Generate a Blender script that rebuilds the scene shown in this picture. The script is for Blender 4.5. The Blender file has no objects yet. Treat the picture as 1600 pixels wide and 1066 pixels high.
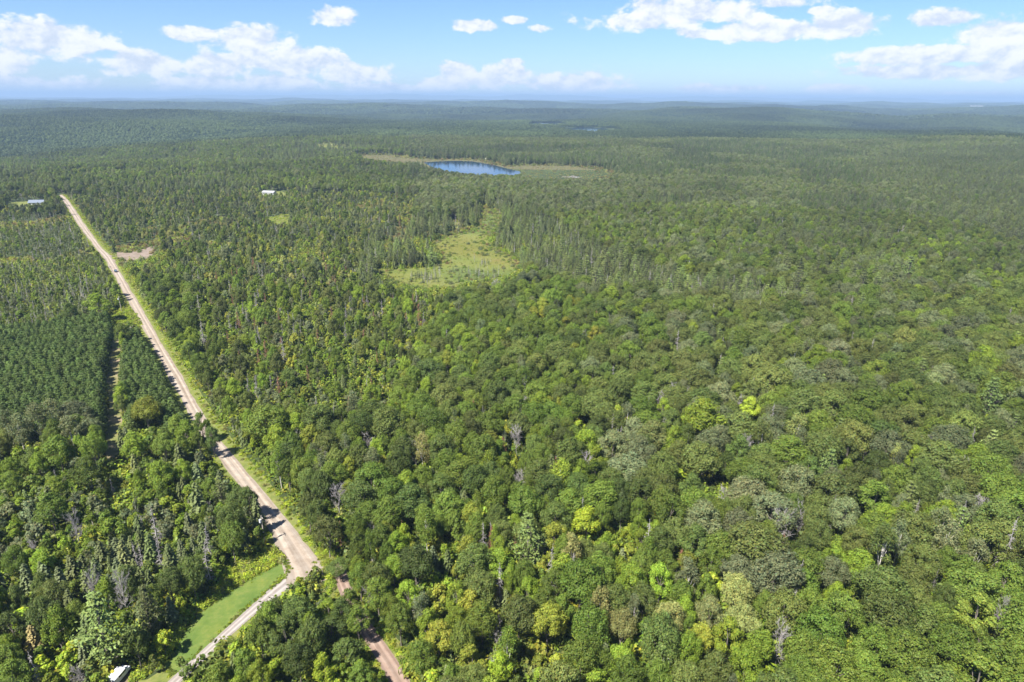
import bpy, math, random
import numpy as np
from mathutils import Matrix, Vector

random.seed(7)
rng = np.random.default_rng(7)
R_ = math.radians
scene = bpy.context.scene
COL = scene.collection

# ------------------------------------------------------------------ camera
CAM_H, F, PITCH, ROLL = 120.0, 1067.0, R_(19.6), R_(0.27)
_r0 = np.array([1., 0, 0]); _u0 = np.array([0, math.sin(PITCH), math.cos(PITCH)])
FW = np.array([0, math.cos(PITCH), -math.sin(PITCH)])
RT = _r0 * math.cos(ROLL) + _u0 * math.sin(ROLL)
UP = _u0 * math.cos(ROLL) - _r0 * math.sin(ROLL)
cam_d = bpy.data.cameras.new('camera'); cam = bpy.data.objects.new('camera', cam_d); COL.objects.link(cam)
cam_d.sensor_width = 36; cam_d.lens = F / 1600 * 36; cam_d.clip_start = 1; cam_d.clip_end = 120000
M = Matrix((RT.tolist(), UP.tolist(), (-FW).tolist())).transposed().to_4x4(); M.translation = (0, 0, CAM_H)
cam.matrix_world = M
scene.camera = cam

# ------------------------------------------------------------------ sky and sun
SUN_EL, SUN_AZ = R_(55), R_(-138)          # azimuth from +Y, clockwise
SKY_STRENGTH, SUN_STRENGTH, EXPOSURE = 0.125, 4.8, 1.45
SKY_TINT = (0.33, 0.385, 0.49, 1)
HAZE_DENSITY = 8.2e-5
HAZE_COLOR = (0.36, 0.53, 0.76, 1)

def dir_px(px, py):
    d = RT * (px - 800) + UP * (533 - py) + FW * F
    return d / np.linalg.norm(d)

world = bpy.data.worlds.new('World'); scene.world = world; world.use_nodes = True
wn, wl = world.node_tree.nodes, world.node_tree.links
for n in list(wn): wn.remove(n)
def WM(op, a, b=None, c=None):
    n = wn.new('ShaderNodeMath'); n.operation = op
    for i, v in enumerate((a, b, c)):
        if v is None: continue
        if hasattr(v, 'links'): wl.new(v, n.inputs[i])
        else: n.inputs[i].default_value = v
    return n.outputs[0]
def WV(op, a, b=None):
    n = wn.new('ShaderNodeVectorMath'); n.operation = op
    for i, v in enumerate((a, b)):
        if v is None: continue
        if hasattr(v, 'links'): wl.new(v, n.inputs[i])
        else: n.inputs[i].default_value = v
    return n.outputs['Value'] if op in ('LENGTH', 'DOT_PRODUCT') else n.outputs[0]
def Wsmooth(x, a, b):
    n = wn.new('ShaderNodeMapRange'); n.interpolation_type = 'SMOOTHSTEP'
    wl.new(x, n.inputs['Value']); n.inputs['From Min'].default_value = a; n.inputs['From Max'].default_value = b
    return n.outputs[0]
def Wnoise(vec, scale, detail, rough, dist=0.0):
    n = wn.new('ShaderNodeTexNoise'); wl.new(vec, n.inputs['Vector'])
    n.inputs['Scale'].default_value = scale; n.inputs['Detail'].default_value = detail
    n.inputs['Roughness'].default_value = rough; n.inputs['Distortion'].default_value = dist
    return n.outputs['Fac']
sky = wn.new('ShaderNodeTexSky'); sky.sky_type = 'NISHITA'; sky.sun_disc = False
sky.sun_elevation = SUN_EL; sky.sun_rotation = SUN_AZ
sky.altitude = 200; sky.air_density = 1.0; sky.dust_density = 0.15; sky.ozone_density = 5.0
tc = wn.new('ShaderNodeTexCoord')
dirv = WV('NORMALIZE', tc.outputs['Generated'])
sep = wn.new('ShaderNodeSeparateXYZ'); wl.new(dirv, sep.inputs[0])
az = WM('ARCTAN2', sep.outputs[0], sep.outputs[1]); el = WM('ARCSINE', sep.outputs[2])
cmb = wn.new('ShaderNodeCombineXYZ'); wl.new(az, cmb.inputs[0]); wl.new(el, cmb.inputs[1])
P = cmb.outputs[0]
# cumulus banks: (x, y, half width, half height) of each bank's place above the horizon
CLOUDS = [(515, 27, 30, 15), (305, 52, 44, 11), (392, 62, 62, 24), (470, 96, 70, 24), (555, 114, 55, 16), (405, 92, 60, 14),
          (232, 100, 50, 19), (343, 104, 48, 20), (320, 134, 75, 14), (430, 131, 70, 17), (600, 138, 60, 9), (720, 114, 32, 20),
          (785, 118, 46, 22), (742, 40, 34, 9), (802, 31, 22, 6), (845, 44, 16, 7), (890, 130, 85, 21), (800, 97, 20, 6),
          (690, 130, 50, 12), (1090, 16, 135, 24), (1005, 32, 80, 16), (1220, 4, 45, 10), (1230, 46, 160, 15), (1320, 40, 70, 18),
          (1130, 52, 70, 10), (1278, 17, 18, 6), (1475, 30, 48, 13), (1560, 50, 60, 22), (1480, 85, 110, 14), (1570, 78, 60, 16), (1395, 88, 44, 12),
          (1500, 112, 150, 12), (1120, 140, 70, 8), (1320, 140, 44, 9), (1530, 150, 50, 5), (95, 62, 60, 30), (50, 138, 90, 18), (1680, 100, 90, 20),
          (-80, 90, 90, 30)]
field = None
for (x, y, hw, hh) in CLOUDS:
    d = dir_px(x, y); a0, e0 = math.atan2(d[0], d[1]), math.asin(d[2])
    q = WV('MULTIPLY', WV('SUBTRACT', P, (a0, e0, 0)), (F / hw * 0.93, F / hh * 0.98, 0))
    v = WM('SUBTRACT', 1.0, WV('LENGTH', q))
    field = v if field is None else WM('MAXIMUM', field, v)
# the sky outside the frame carries the same kind of scattered cumulus
pl = wn.new('ShaderNodeCombineXYZ')
zc = WM('MAXIMUM', WM('ABSOLUTE', sep.outputs[2]), 0.12)
wl.new(WM('DIVIDE', sep.outputs[0], zc), pl.inputs[0]); wl.new(WM('DIVIDE', sep.outputs[1], zc), pl.inputs[1])
gen = WM('SUBTRACT', WM('MULTIPLY', Wnoise(pl.outputs[0], 0.9, 2, 0.5), 3.4), 2.05)
out_fr = WM('MAXIMUM', Wsmooth(WM('ABSOLUTE', az), R_(39), R_(44)), Wsmooth(el, R_(9.5), R_(12)))
gen = WM('SUBTRACT', gen, WM('MULTIPLY', WM('SUBTRACT', 1.0, out_fr), 3.0))
field = WM('MAXIMUM', WM('MAXIMUM', field, gen), -1.0)
PN = WV('MULTIPLY', P, (1.0, 1.5, 1.0))
def dens(off):
    p = WV('ADD', PN, off)
    n1 = Wnoise(p, 21, 6, 0.56, 0.25); n2 = Wnoise(p, 75, 4, 0.6, 0.3)
    return WM('ADD', WM('MULTIPLY', WM('SUBTRACT', n1, 0.5), 2.3), WM('MULTIPLY', WM('SUBTRACT', n2, 0.5), 0.7))
n0, n1 = dens((0, 0, 0)), dens((-0.006, 0.012, 0))
dcl = WM('ADD', field, n0)
alpha = WM('MULTIPLY', Wsmooth(dcl, 0.0, 0.40), Wsmooth(el, R_(-0.3), R_(0.9)))
relief = Wsmooth(WM('SUBTRACT', n0, n1), -0.45, 0.35)  # sunlit and greyer shaded cloud sides painted into the sky colour
ccol = wn.new('ShaderNodeMix'); ccol.data_type = 'RGBA'
wl.new(relief, ccol.inputs['Factor'])
ccol.inputs['A'].default_value = (2.1, 2.35, 2.8, 1); ccol.inputs['B'].default_value = (3.3, 3.3, 3.35, 1)
mixc = wn.new('ShaderNodeMix'); mixc.data_type = 'RGBA'
skt = wn.new('ShaderNodeMix'); skt.data_type = 'RGBA'; skt.blend_type = 'MULTIPLY'; skt.inputs['Factor'].default_value = 1; wl.new(sky.outputs[0], skt.inputs['A']); skt.inputs['B'].default_value = SKY_TINT
wl.new(WM('MULTIPLY', alpha, 0.93), mixc.inputs['Factor']); wl.new(skt.outputs['Result'], mixc.inputs['A']); wl.new(ccol.outputs['Result'], mixc.inputs['B'])
bg = wn.new('ShaderNodeBackground'); bg.inputs['Strength'].default_value = SKY_STRENGTH
wl.new(mixc.outputs['Result'], bg.inputs['Color'])
wo = wn.new('ShaderNodeOutputWorld'); wl.new(bg.outputs[0], wo.inputs['Surface'])

sun_d = bpy.data.lights.new('sun', 'SUN'); sun_o = bpy.data.objects.new('sun', sun_d); COL.objects.link(sun_o)
sun_d.energy = SUN_STRENGTH; sun_d.angle = R_(0.53); sun_d.color = (1.0, 0.95, 0.87)
sd = Vector((math.sin(SUN_AZ) * math.cos(SUN_EL), math.cos(SUN_AZ) * math.cos(SUN_EL), math.sin(SUN_EL)))
sun_o.rotation_euler = sd.to_track_quat('Z', 'Y').to_euler(); sun_o.location = (-300, -200, 500)

vs = scene.view_settings
scene.display_settings.display_device = 'sRGB'
vs.view_transform = 'Standard'; vs.look = 'None'; vs.exposure = EXPOSURE; vs.gamma = 1.0; vs.use_curve_mapping = False
cy = scene.cycles
cy.max_bounces = 6; cy.diffuse_bounces = 3; cy.glossy_bounces = 3; cy.transmission_bounces = 3; cy.transparent_max_bounces = 8
cy.volume_bounces = 0; cy.caustics_reflective = False; cy.caustics_refractive = False
cy.use_denoising = True

# ------------------------------------------------------------------ terrain and projection
_tw = [(rng.uniform(0, 2 * math.pi), rng.uniform(0, 6.28), wl_, a) for wl_, a in
       ((2600, 10), (1700, 7), (1100, 5.5), (760, 4), (520, 2.6), (380, 1.6), (300, 1.0))]
FLATS = []
def ss(x, a, b):
    t = np.clip((x - a) / (b - a), 0, 1); return t * t * (3 - 2 * t)
def hgt(x, y):
    x = np.asarray(x, float); y = np.asarray(y, float)
    d = np.hypot(x, y); h = np.zeros_like(d)
    for i, (th, ph, w, a) in enumerate(_tw):
        k = 2 * math.pi / w
        h += a * np.sin(k * (x * math.sin(th) * 0.55 + y * math.cos(th) * 1.0) + ph)
    h = h * (ss(d, 420, 1600) * 0.8 + ss(d, 1200, 2400) * 1.2) + ss(d, 2500, 9000) * 6
    h = h + 20 * ss(d, 4500, 11000) * (np.sin(x / 1900 + 1.0) * np.sin(y / 1250 + x / 5200) + 0.5 * np.sin(y / 700 + x / 2300))
    for (fx, fy, r0, r1) in FLATS:
        h = h * ss(np.hypot(x - fx, y - fy), r0, r1)
    return h
def unproj(px, py, z=0.0):
    px = np.asarray(px, float); py = np.asarray(py, float)
    d = RT[None] * (px.reshape(-1, 1) - 800) + UP[None] * (533 - py.reshape(-1, 1)) + FW[None] * F
    t = (z - CAM_H) / d[:, 2]
    return d[:, 0] * t, d[:, 1] * t
def proj(x, y, z):
    v = np.stack(np.broadcast_arrays(np.asarray(x, float), np.asarray(y, float), np.asarray(z, float) - CAM_H), -1)
    zc_ = v @ FW
    zs = np.where(np.abs(zc_) < 1e-3, 1e-3, zc_)
    return 800 + F * (v @ RT) / zs, 533 - F * (v @ UP) / zs, zc_
def gp(px, py):
    x, y = unproj(px, py); return float(x[0]), float(y[0])
for (a, b, r0, r1) in ((738, 264, 260, 460), (880, 271, 300, 480), (610, 247, 150, 330), (740, 390, 130, 300), (915, 204, 700, 1700)):
    FLATS.append((*gp(a, b), r0, r1))
def inpoly(px, py, poly):
    px = np.asarray(px); py = np.asarray(py); res = np.zeros(px.shape, bool); n = len(poly)
    for i in range(n):
        x0, y0 = poly[i]; x1, y1 = poly[(i + 1) % n]
        if y0 == y1: continue
        c = ((y0 > py) != (y1 > py)) & (px < (x1 - x0) * (py - y0) / (y1 - y0) + x0)
        res ^= c
    return res
def gpoly(pts):
    x, y = unproj([p[0] for p in pts], [p[1] for p in pts]); return list(zip(x.tolist(), y.tolist()))
def seg_dist(px, py, line):
    best = np.full(np.shape(px), 1e9)
    for (x0, y0), (x1, y1) in zip(line[:-1], line[1:]):
        dx, dy = x1 - x0, y1 - y0; L = dx * dx + dy * dy
        t = np.clip(((px - x0) * dx + (py - y0) * dy) / L, 0, 1)
        best = np.minimum(best, np.hypot(px - x0 - t * dx, py - y0 - t * dy))
    return best
def vnoise(x, y, scale, seed=0):
    r = np.random.default_rng(seed); tab = r.random((256, 256))
    u = x / scale; v = y / scale; iu = np.floor(u).astype(int); iv = np.floor(v).astype(int)
    fu = u - iu; fv = v - iv; fu = fu * fu * (3 - 2 * fu); fv = fv * fv * (3 - 2 * fv)
    g = lambda a, b: tab[a & 255, b & 255]
    return (g(iu, iv) * (1 - fu) + g(iu + 1, iv) * fu) * (1 - fv) + (g(iu, iv + 1) * (1 - fu) + g(iu + 1, iv + 1) * fu) * fv

# ------------------------------------------------------------------ materials
def new_mat(name):
    m = bpy.data.materials.new(name); m.use_nodes = True
    nt = m.node_tree; nt.nodes.clear(); return m, nt.nodes, nt.links
def ramp(nodes, links, fac, stops):
    r = nodes.new('ShaderNodeValToRGB'); e = r.color_ramp.elements
    while len(e) < len(stops): e.new(0.5)
    for el_, (p, c) in zip(e, stops): el_.position = p; el_.color = (*c, 1)
    links.new(fac, r.inputs[0]); return r.outputs[0]
def noise_mat(name, stops, scale, detail=6, rough_noise=0.6, rough=0.9, scale2=None, stops2=None, mixf=0.5, stretch=None, bump=0.0, coord='Object', spec=0.2):
    m, N, L = new_mat(name)
    t = N.new('ShaderNodeTexCoord'); vec = t.outputs[coord]
    if stretch:
        mp = N.new('ShaderNodeMapping'); mp.inputs['Scale'].default_value = stretch; L.new(vec, mp.inputs[0]); vec = mp.outputs[0]
    n = N.new('ShaderNodeTexNoise'); n.inputs['Scale'].default_value = scale; n.inputs['Detail'].default_value = detail
    n.inputs['Roughness'].default_value = rough_noise; L.new(vec, n.inputs[0])
    c = ramp(N, L, n.outputs[0], stops)
    if scale2:
        n2 = N.new('ShaderNodeTexNoise'); n2.inputs['Scale'].default_value = scale2; n2.inputs['Detail'].default_value = 5; L.new(t.outputs['Object'], n2.inputs[0])
        c2 = ramp(N, L, n2.outputs[0], stops2)
        mx = N.new('ShaderNodeMix'); mx.data_type = 'RGBA'; mx.blend_type = 'MULTIPLY'; mx.inputs['Factor'].default_value = mixf
        L.new(c, mx.inputs['A']); L.new(c2, mx.inputs['B']); c = mx.outputs['Result']
    b = N.new('ShaderNodeBsdfPrincipled'); b.inputs['Roughness'].default_value = rough; b.inputs['Specular IOR Level'].default_value = spec
    L.new(c, b.inputs['Base Color'])
    if bump:
        bp = N.new('ShaderNodeBump'); bp.inputs['Strength'].default_value = bump; bp.inputs['Distance'].default_value = 0.3
        L.new(n.outputs[0], bp.inputs['Height']); L.new(bp.outputs[0], b.inputs['Normal'])
    o = N.new('ShaderNodeOutputMaterial'); L.new(b.outputs[0], o.inputs[0]); return m
def foliage_mat(name, transl=0.28, spec=0.22):
    m, N, L = new_mat(name)
    a = N.new('ShaderNodeAttribute'); a.attribute_type = 'INSTANCER'; a.attribute_name = 'tint'
    b = N.new('ShaderNodeAttribute'); b.attribute_type = 'GEOMETRY'; b.attribute_name = 'leafcol'
    mx = N.new('ShaderNodeMix'); mx.data_type = 'RGBA'; mx.blend_type = 'MULTIPLY'; mx.inputs['Factor'].default_value = 1
    L.new(a.outputs['Color'], mx.inputs['A']); L.new(b.outputs['Color'], mx.inputs['B'])
    p = N.new('ShaderNodeBsdfPrincipled'); p.inputs['Roughness'].default_value = 0.55; p.inputs['Specular IOR Level'].default_value = spec
    L.new(mx.outputs['Result'], p.inputs['Base Color'])
    tr = N.new('ShaderNodeBsdfTranslucent')
    g = N.new('ShaderNodeMix'); g.data_type = 'RGBA'; g.blend_type = 'MULTIPLY'; g.inputs['Factor'].default_value = 1
    L.new(mx.outputs['Result'], g.inputs['A']); g.inputs['B'].default_value = (1.5, 1.35, 0.6, 1)
    L.new(g.outputs['Result'], tr.inputs[0])
    s = N.new('ShaderNodeMixShader'); s.inputs[0].default_value = transl
    L.new(p.outputs[0], s.inputs[1]); L.new(tr.outputs[0], s.inputs[2])
    o = N.new('ShaderNodeOutputMaterial'); L.new(s.outputs[0], o.inputs[0]); return m
def plain(name, col, rough=0.6, spec=0.3, metal=0.0):
    return noise_mat(name, [(0.3, tuple(c * 0.88 for c in col)), (0.7, tuple(min(1, c * 1.08) for c in col))], 1.5, rough=rough, spec=spec)
MAT_LEAF = foliage_mat('broadleaf_foliage', 0.34)
MAT_NEEDLE = foliage_mat('needle_foliage', 0.2, 0.15)
MAT_BARK = noise_mat('grey_brown_bark', [(0.3, (0.10, 0.085, 0.07)), (0.7, (0.24, 0.21, 0.18))], 2.2, stretch=(1, 1, 0.25))
MAT_BIRCH = noise_mat('pale_bark', [(0.28, (0.16, 0.14, 0.12)), (0.42, (0.52, 0.49, 0.44)), (0.8, (0.68, 0.65, 0.6))], 1.6, stretch=(0.4, 0.4, 1.8))
MAT_DEAD = noise_mat('weathered_dead_wood', [(0.3, (0.22, 0.20, 0.19)), (0.7, (0.42, 0.395, 0.375))], 1.4)
MAT_RUST = noise_mat('rust_brown_dead_needles', [(0.3, (0.16, 0.075, 0.045)), (0.7, (0.32, 0.16, 0.10))], 1.8)
MAT_GROUND = noise_mat('forest_floor', [(0.3, (0.028, 0.036, 0.014)), (0.5, (0.05, 0.07, 0.02)), (0.7, (0.09, 0.115, 0.03))], 0.11, 8, 0.65,
                       scale2=0.004, stops2=[(0.3, (0.6, 0.65, 0.6)), (0.7, (1, 1, 1))], mixf=0.8)
MAT_GRASS = noise_mat('mown_grass', [(0.3, (0.07, 0.108, 0.02)), (0.5, (0.095, 0.14, 0.027)), (0.72, (0.15, 0.165, 0.042))], 0.45, 10, 0.75,
                      scale2=0.11, stops2=[(0.35, (0.7, 0.82, 0.75)), (0.5, (1, 1, 1)), (0.68, (1.2, 1.05, 0.95))], mixf=0.9, bump=0.3)
MAT_VERGE = noise_mat('rough_verge', [(0.28, (0.07, 0.095, 0.02)), (0.5, (0.13, 0.15, 0.035)), (0.72, (0.20, 0.18, 0.07))], 0.45, 8, 0.68)
MAT_MARSH = noise_mat('marsh_sedge', [(0.25, (0.06, 0.08, 0.02)), (0.42, (0.105, 0.122, 0.028)), (0.58, (0.125, 0.135, 0.04)), (0.75, (0.125, 0.105, 0.042))], 0.03, 10, 0.72, scale2=0.012, stops2=[(0.38, (0.75, 0.9, 0.8)), (0.5, (1.1, 1.1, 0.9)), (0.62, (1.05, 0.95, 0.7))], mixf=1.0)
MAT_SEDGE = noise_mat('lakeside_sedge', [(0.25, (0.07, 0.078, 0.032)), (0.5, (0.105, 0.10, 0.045)), (0.75, (0.13, 0.105, 0.055))], 0.02, 9, 0.65)
MAT_SAND = noise_mat('bare_sandy_soil', [(0.3, (0.12, 0.095, 0.06)), (0.5, (0.19, 0.15, 0.115)), (0.72, (0.255, 0.205, 0.17))], 0.12, 8, 0.65)
def road_mat(name, c1, c2, c3):
    m, N, L = new_mat(name)
    t = N.new('ShaderNodeTexCoord'); u = N.new('ShaderNodeUVMap'); u.uv_map = 'UVMap'
    mp = N.new('ShaderNodeMapping'); mp.inputs['Scale'].default_value = (7, 0.025, 1); L.new(u.outputs[0], mp.inputs[0])
    n = N.new('ShaderNodeTexNoise'); n.inputs['Scale'].default_value = 1.0; n.inputs['Detail'].default_value = 5; n.inputs['Roughness'].default_value = 0.55; L.new(mp.outputs[0], n.inputs[0])
    n2 = N.new('ShaderNodeTexNoise'); n2.inputs['Scale'].default_value = 0.35; n2.inputs['Detail'].default_value = 9; n2.inputs['Roughness'].default_value = 0.7; L.new(t.outputs['Object'], n2.inputs[0])
    ad = N.new('ShaderNodeMath'); ad.operation = 'MULTIPLY_ADD'; ad.inputs[1].default_value = 0.55; L.new(n.outputs[0], ad.inputs[0])
    ml = N.new('ShaderNodeMath'); ml.operation = 'MULTIPLY'; ml.inputs[1].default_value = 0.45; L.new(n2.outputs[0], ml.inputs[0]); L.new(ml.outputs[0], ad.inputs[2])
    c = ramp(N, L, ad.outputs[0], [(0.36, c1), (0.5, c2), (0.64, c3)])
    def MM(op, a_, b_):
        q = N.new('ShaderNodeMath'); q.operation = op
        for i_, v_ in enumerate((a_, b_)):
            if v_ is None: continue
            if hasattr(v_, 'links'): L.new(v_, q.inputs[i_])
            else: q.inputs[i_].default_value = v_
        return q.outputs[0]
    sx = N.new('ShaderNodeSeparateXYZ'); L.new(u.outputs[0], sx.inputs[0])          # worn wheel tracks between loose gravel ridges
    wob = MM('MULTIPLY', MM('SUBTRACT', n2.outputs[0], 0.5), 0.16)
    tr_ = MM('ABSOLUTE', MM('SUBTRACT', MM('ABSOLUTE', MM('ADD', sx.outputs[0], wob), None), 0.2), None)
    mr = N.new('ShaderNodeMapRange'); mr.interpolation_type = 'SMOOTHSTEP'; L.new(tr_, mr.inputs['Value']); mr.inputs['From Min'].default_value = 0.03; mr.inputs['From Max'].default_value = 0.15
    mr.inputs['To Min'].default_value = 1.1; mr.inputs['To Max'].default_value = 0.8
    cm = N.new('ShaderNodeMix'); cm.data_type = 'RGBA'; cm.blend_type = 'MULTIPLY'; cm.inputs['Factor'].default_value = 1; L.new(c, cm.inputs['A']); L.new(mr.outputs[0], cm.inputs['B']); c = cm.outputs['Result']
    b = N.new('ShaderNodeBsdfPrincipled'); b.inputs['Roughness'].default_value = 0.95; b.inputs['Specular IOR Level'].default_value = 0.1; L.new(c, b.inputs['Base Color'])
    bp = N.new('ShaderNodeBump'); bp.inputs['Strength'].default_value = 0.4; bp.inputs['Distance'].default_value = 0.1; L.new(n2.outputs[0], bp.inputs['Height']); L.new(bp.outputs[0], b.inputs['Normal'])
    o = N.new('ShaderNodeOutputMaterial'); L.new(b.outputs[0], o.inputs[0]); return m
MAT_DIRTSOIL = noise_mat('trodden_soil', [(0.3, (0.10, 0.075, 0.05)), (0.5, (0.15, 0.12, 0.08)), (0.7, (0.17, 0.16, 0.07))], 0.6, 8, 0.65)
MAT_ROAD = road_mat('pinkish_gravel', (0.20, 0.158, 0.118), (0.28, 0.232, 0.185), (0.345, 0.305, 0.255))
MAT_LANE = road_mat('pale_gravel', (0.22, 0.185, 0.16), (0.28, 0.25, 0.225), (0.33, 0.305, 0.28))
MAT_DIRT = road_mat('reddish_dirt', (0.18, 0.12, 0.09), (0.235, 0.17, 0.135), (0.28, 0.215, 0.175))
def water_mat():
    m, N, L = new_mat('lake_water')
    t = N.new('ShaderNodeTexCoord'); n = N.new('ShaderNodeTexNoise'); n.inputs['Scale'].default_value = 0.5; n.inputs['Detail'].default_value = 4
    mp = N.new('ShaderNodeMapping'); mp.inputs['Scale'].default_value = (1, 0.5, 1); L.new(t.outputs['Object'], mp.inputs[0]); L.new(mp.outputs[0], n.inputs[0])
    b = N.new('ShaderNodeBsdfPrincipled'); b.inputs['Base Color'].default_value = (0.006, 0.028, 0.075, 1); b.inputs['Roughness'].default_value = 0.04; b.inputs['IOR'].default_value = 1.33
    bp = N.new('ShaderNodeBump'); bp.inputs['Strength'].default_value = 0.25; bp.inputs['Distance'].default_value = 0.3; L.new(n.outputs[0], bp.inputs['Height']); L.new(bp.outputs[0], b.inputs['Normal'])
    o = N.new('ShaderNodeOutputMaterial'); L.new(b.outputs[0], o.inputs[0]); return m
MAT_WATER = water_mat()

# ------------------------------------------------------------------ mesh helpers
def mesh_np(name, verts, faces, mat, leafcol=None, uv=None, smooth=False):
    """verts (N,3); faces (M,4) or (M,3) int array."""
    me = bpy.data.meshes.new(name); verts = np.asarray(verts, np.float32); faces = np.asarray(faces, np.int32)
    k = faces.shape[1]; me.vertices.add(len(verts)); me.vertices.foreach_set('co', verts.ravel())
    me.loops.add(faces.size); me.loops.foreach_set('vertex_index', faces.ravel())
    me.polygons.add(len(faces)); me.polygons.foreach_set('loop_start', np.arange(0, faces.size, k, dtype=np.int32))
    if smooth: me.polygons.foreach_set('use_smooth', np.ones(len(faces), bool))
    if leafcol is not None:
        at = me.attributes.new('leafcol', 'FLOAT_COLOR', 'FACE')
        c = np.ones((len(faces), 4), np.float32); c[:, :3] = leafcol; at.data.foreach_set('color', c.ravel())
    if uv is not None:
        ul = me.uv_layers.new(name='UVMap'); ul.data.foreach_set('uv', np.asarray(uv, np.float32)[faces.ravel()].ravel())
    me.materials.append(mat); me.update(calc_edges=True); return me
def link(name, me, parent=None, loc=None, **props):
    o = bpy.data.objects.new(name, me); COL.objects.link(o)
    if parent is not None: o.parent = parent
    if loc is not None: o.location = loc
    for k, v in props.items(): o[k] = v
    return o
def unit(v): return v / np.maximum(np.linalg.norm(v, axis=-1, keepdims=True), 1e-9)
def quads(c, n, w, l=None, along=None):
    """quads at centres c with normals n, half sizes w (across) and l (along)."""
    N = len(c); n = unit(n); l = w if l is None else l
    a = rng.normal(size=(N, 3)) if along is None else along
    a = unit(a - (a * n).sum(1, keepdims=True) * n); b = np.cross(n, a)
    w = np.broadcast_to(np.asarray(w, float), (N,))[:, None]; l = np.broadcast_to(np.asarray(l, float), (N,))[:, None]
    v = np.stack([c - a * l, c + b * w * 0.9 + a * l * 0.1, c + a * l, c - b * w * 0.9 + a * l * 0.1], 1).reshape(-1, 3)
    f = np.arange(4 * N).reshape(N, 4); return v, f
def tube(p, r, sides=5):
    p = np.asarray(p, float); K = len(p); d = np.gradient(p, axis=0); d = unit(d)
    ref = np.array([0.3, 0.9, 0.1]); a = unit(np.cross(d, ref)); b = np.cross(d, a)
    th = np.arange(sides) * 2 * math.pi / sides
    v = p[:, None] + (a[:, None] * np.cos(th)[None, :, None] + b[:, None] * np.sin(th)[None, :, None]) * np.asarray(r)[:, None, None]
    v = v.reshape(-1, 3); f = []
    for i in range(K - 1):
        for j in range(sides):
            f.append((i * sides + j, i * sides + (j + 1) % sides, (i + 1) * sides + (j + 1) % sides, (i + 1) * sides + j))
    return v, np.array(f)
def join(parts):
    vs_, fs_, o = [], [], 0
    for v, f in parts: vs_.append(v); fs_.append(f + o); o += len(v)
    return np.concatenate(vs_), np.concatenate(fs_)
def sph(n):
    return unit(rng.normal(size=(n, 3)))
def varcol(n, v=0.22, hue=0.10):
    b = 1 + rng.normal(size=(n, 1)) * v; h = rng.normal(size=(n, 1)) * hue
    return np.clip(np.concatenate([b * (1 + h), b, b * (1 - h * 0.5)], 1), 0.3, 2.2)

# ------------------------------------------------------------------ tree shapes (crown base to top in metres, radius about R)
def limb_trunk(H, hb, r0, targets, lean=0.25, sides=6, twig=0.35):
    k = 6; z = np.linspace(-0.3, H * 0.82, k); wob = np.cumsum(rng.normal(size=(k, 2)) * lean, 0) * 0.5; wob[0] = 0
    p = np.stack([wob[:, 0], wob[:, 1], z], 1); r = np.linspace(r0, r0 * 0.25, k); parts = [tube(p, r, sides)]
    for t in targets:
        s = rng.uniform(0.35, 0.75); zz = max(hb * 0.8, t[2] * s); i = np.clip(np.interp(zz, z, np.arange(k)), 0, k - 1)
        b = np.array([np.interp(i, np.arange(k), p[:, c]) for c in range(3)])
        mid = (b + t) / 2 + np.array([0, 0, -0.4]); parts.append(tube([b, mid, t], [r0 * 0.42, r0 * 0.28, r0 * 0.1], 4))
    return join(parts)
def broadleaf(H, hb, R, nl, nq, q, flat=1.0, top=0.75, spread=0.62):
    cz = (H + hb) / 2; hz = (H - hb) / 2; cs, rs = [], []
    tries = 0
    while len(cs) < nl and tries < 4000:
        tries += 1
        d = sph(1)[0]; d[2] = abs(d[2]) * 1.25 - 0.42; d = d / np.linalg.norm(d)
        rad = rng.uniform(spread * 0.75, spread * 1.15); lr = R * rng.uniform(0.2, 0.36) * flat
        c = np.array([d[0] * R * rad, d[1] * R * rad, cz + d[2] * hz * rad])
        if all(np.linalg.norm((c - c2) * [1, 1, 0.9]) > 0.62 * min(lr, r2) for c2, r2 in zip(cs, rs)): cs.append(c); rs.append(lr)
    cs.append(np.array([0, 0, H - R * 0.38])); rs.append(R * 0.36)
    cs = np.array(cs); rs = np.array(rs); w = rs ** 2; per = np.maximum((nq * w / w.sum()).astype(int), 8)
    C, Nn, col = [], [], []
    for c, r, m in zip(cs, rs, per):
        out = unit((c - [0, 0, cz - hz * 0.4])[None])[0]
        d = unit(sph(m) + out * 0.55 + np.array([0, 0, 0.25])); rr = r * rng.uniform(0.72, 1.08, (m, 1)) * (1 + 0.22 * np.sin(d[:, :1] * 5 + d[:, 1:2] * 6 + d[:, 2:] * 5 + c[0] * 9))
        C.append(c + d * rr); Nn.append(d + sph(m) * 0.65 + [0, 0, 0.15]); col.append(varcol(m, 0.2) * rng.uniform(0.88, 1.12))
    C = np.concatenate(C); Nn = np.concatenate(Nn); col = np.concatenate(col)
    v, f = quads(C, Nn, q * rng.uniform(0.6, 1.3, len(C)), q * rng.uniform(0.8, 1.5, len(C)))
    return (v, f, col), cs
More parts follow.
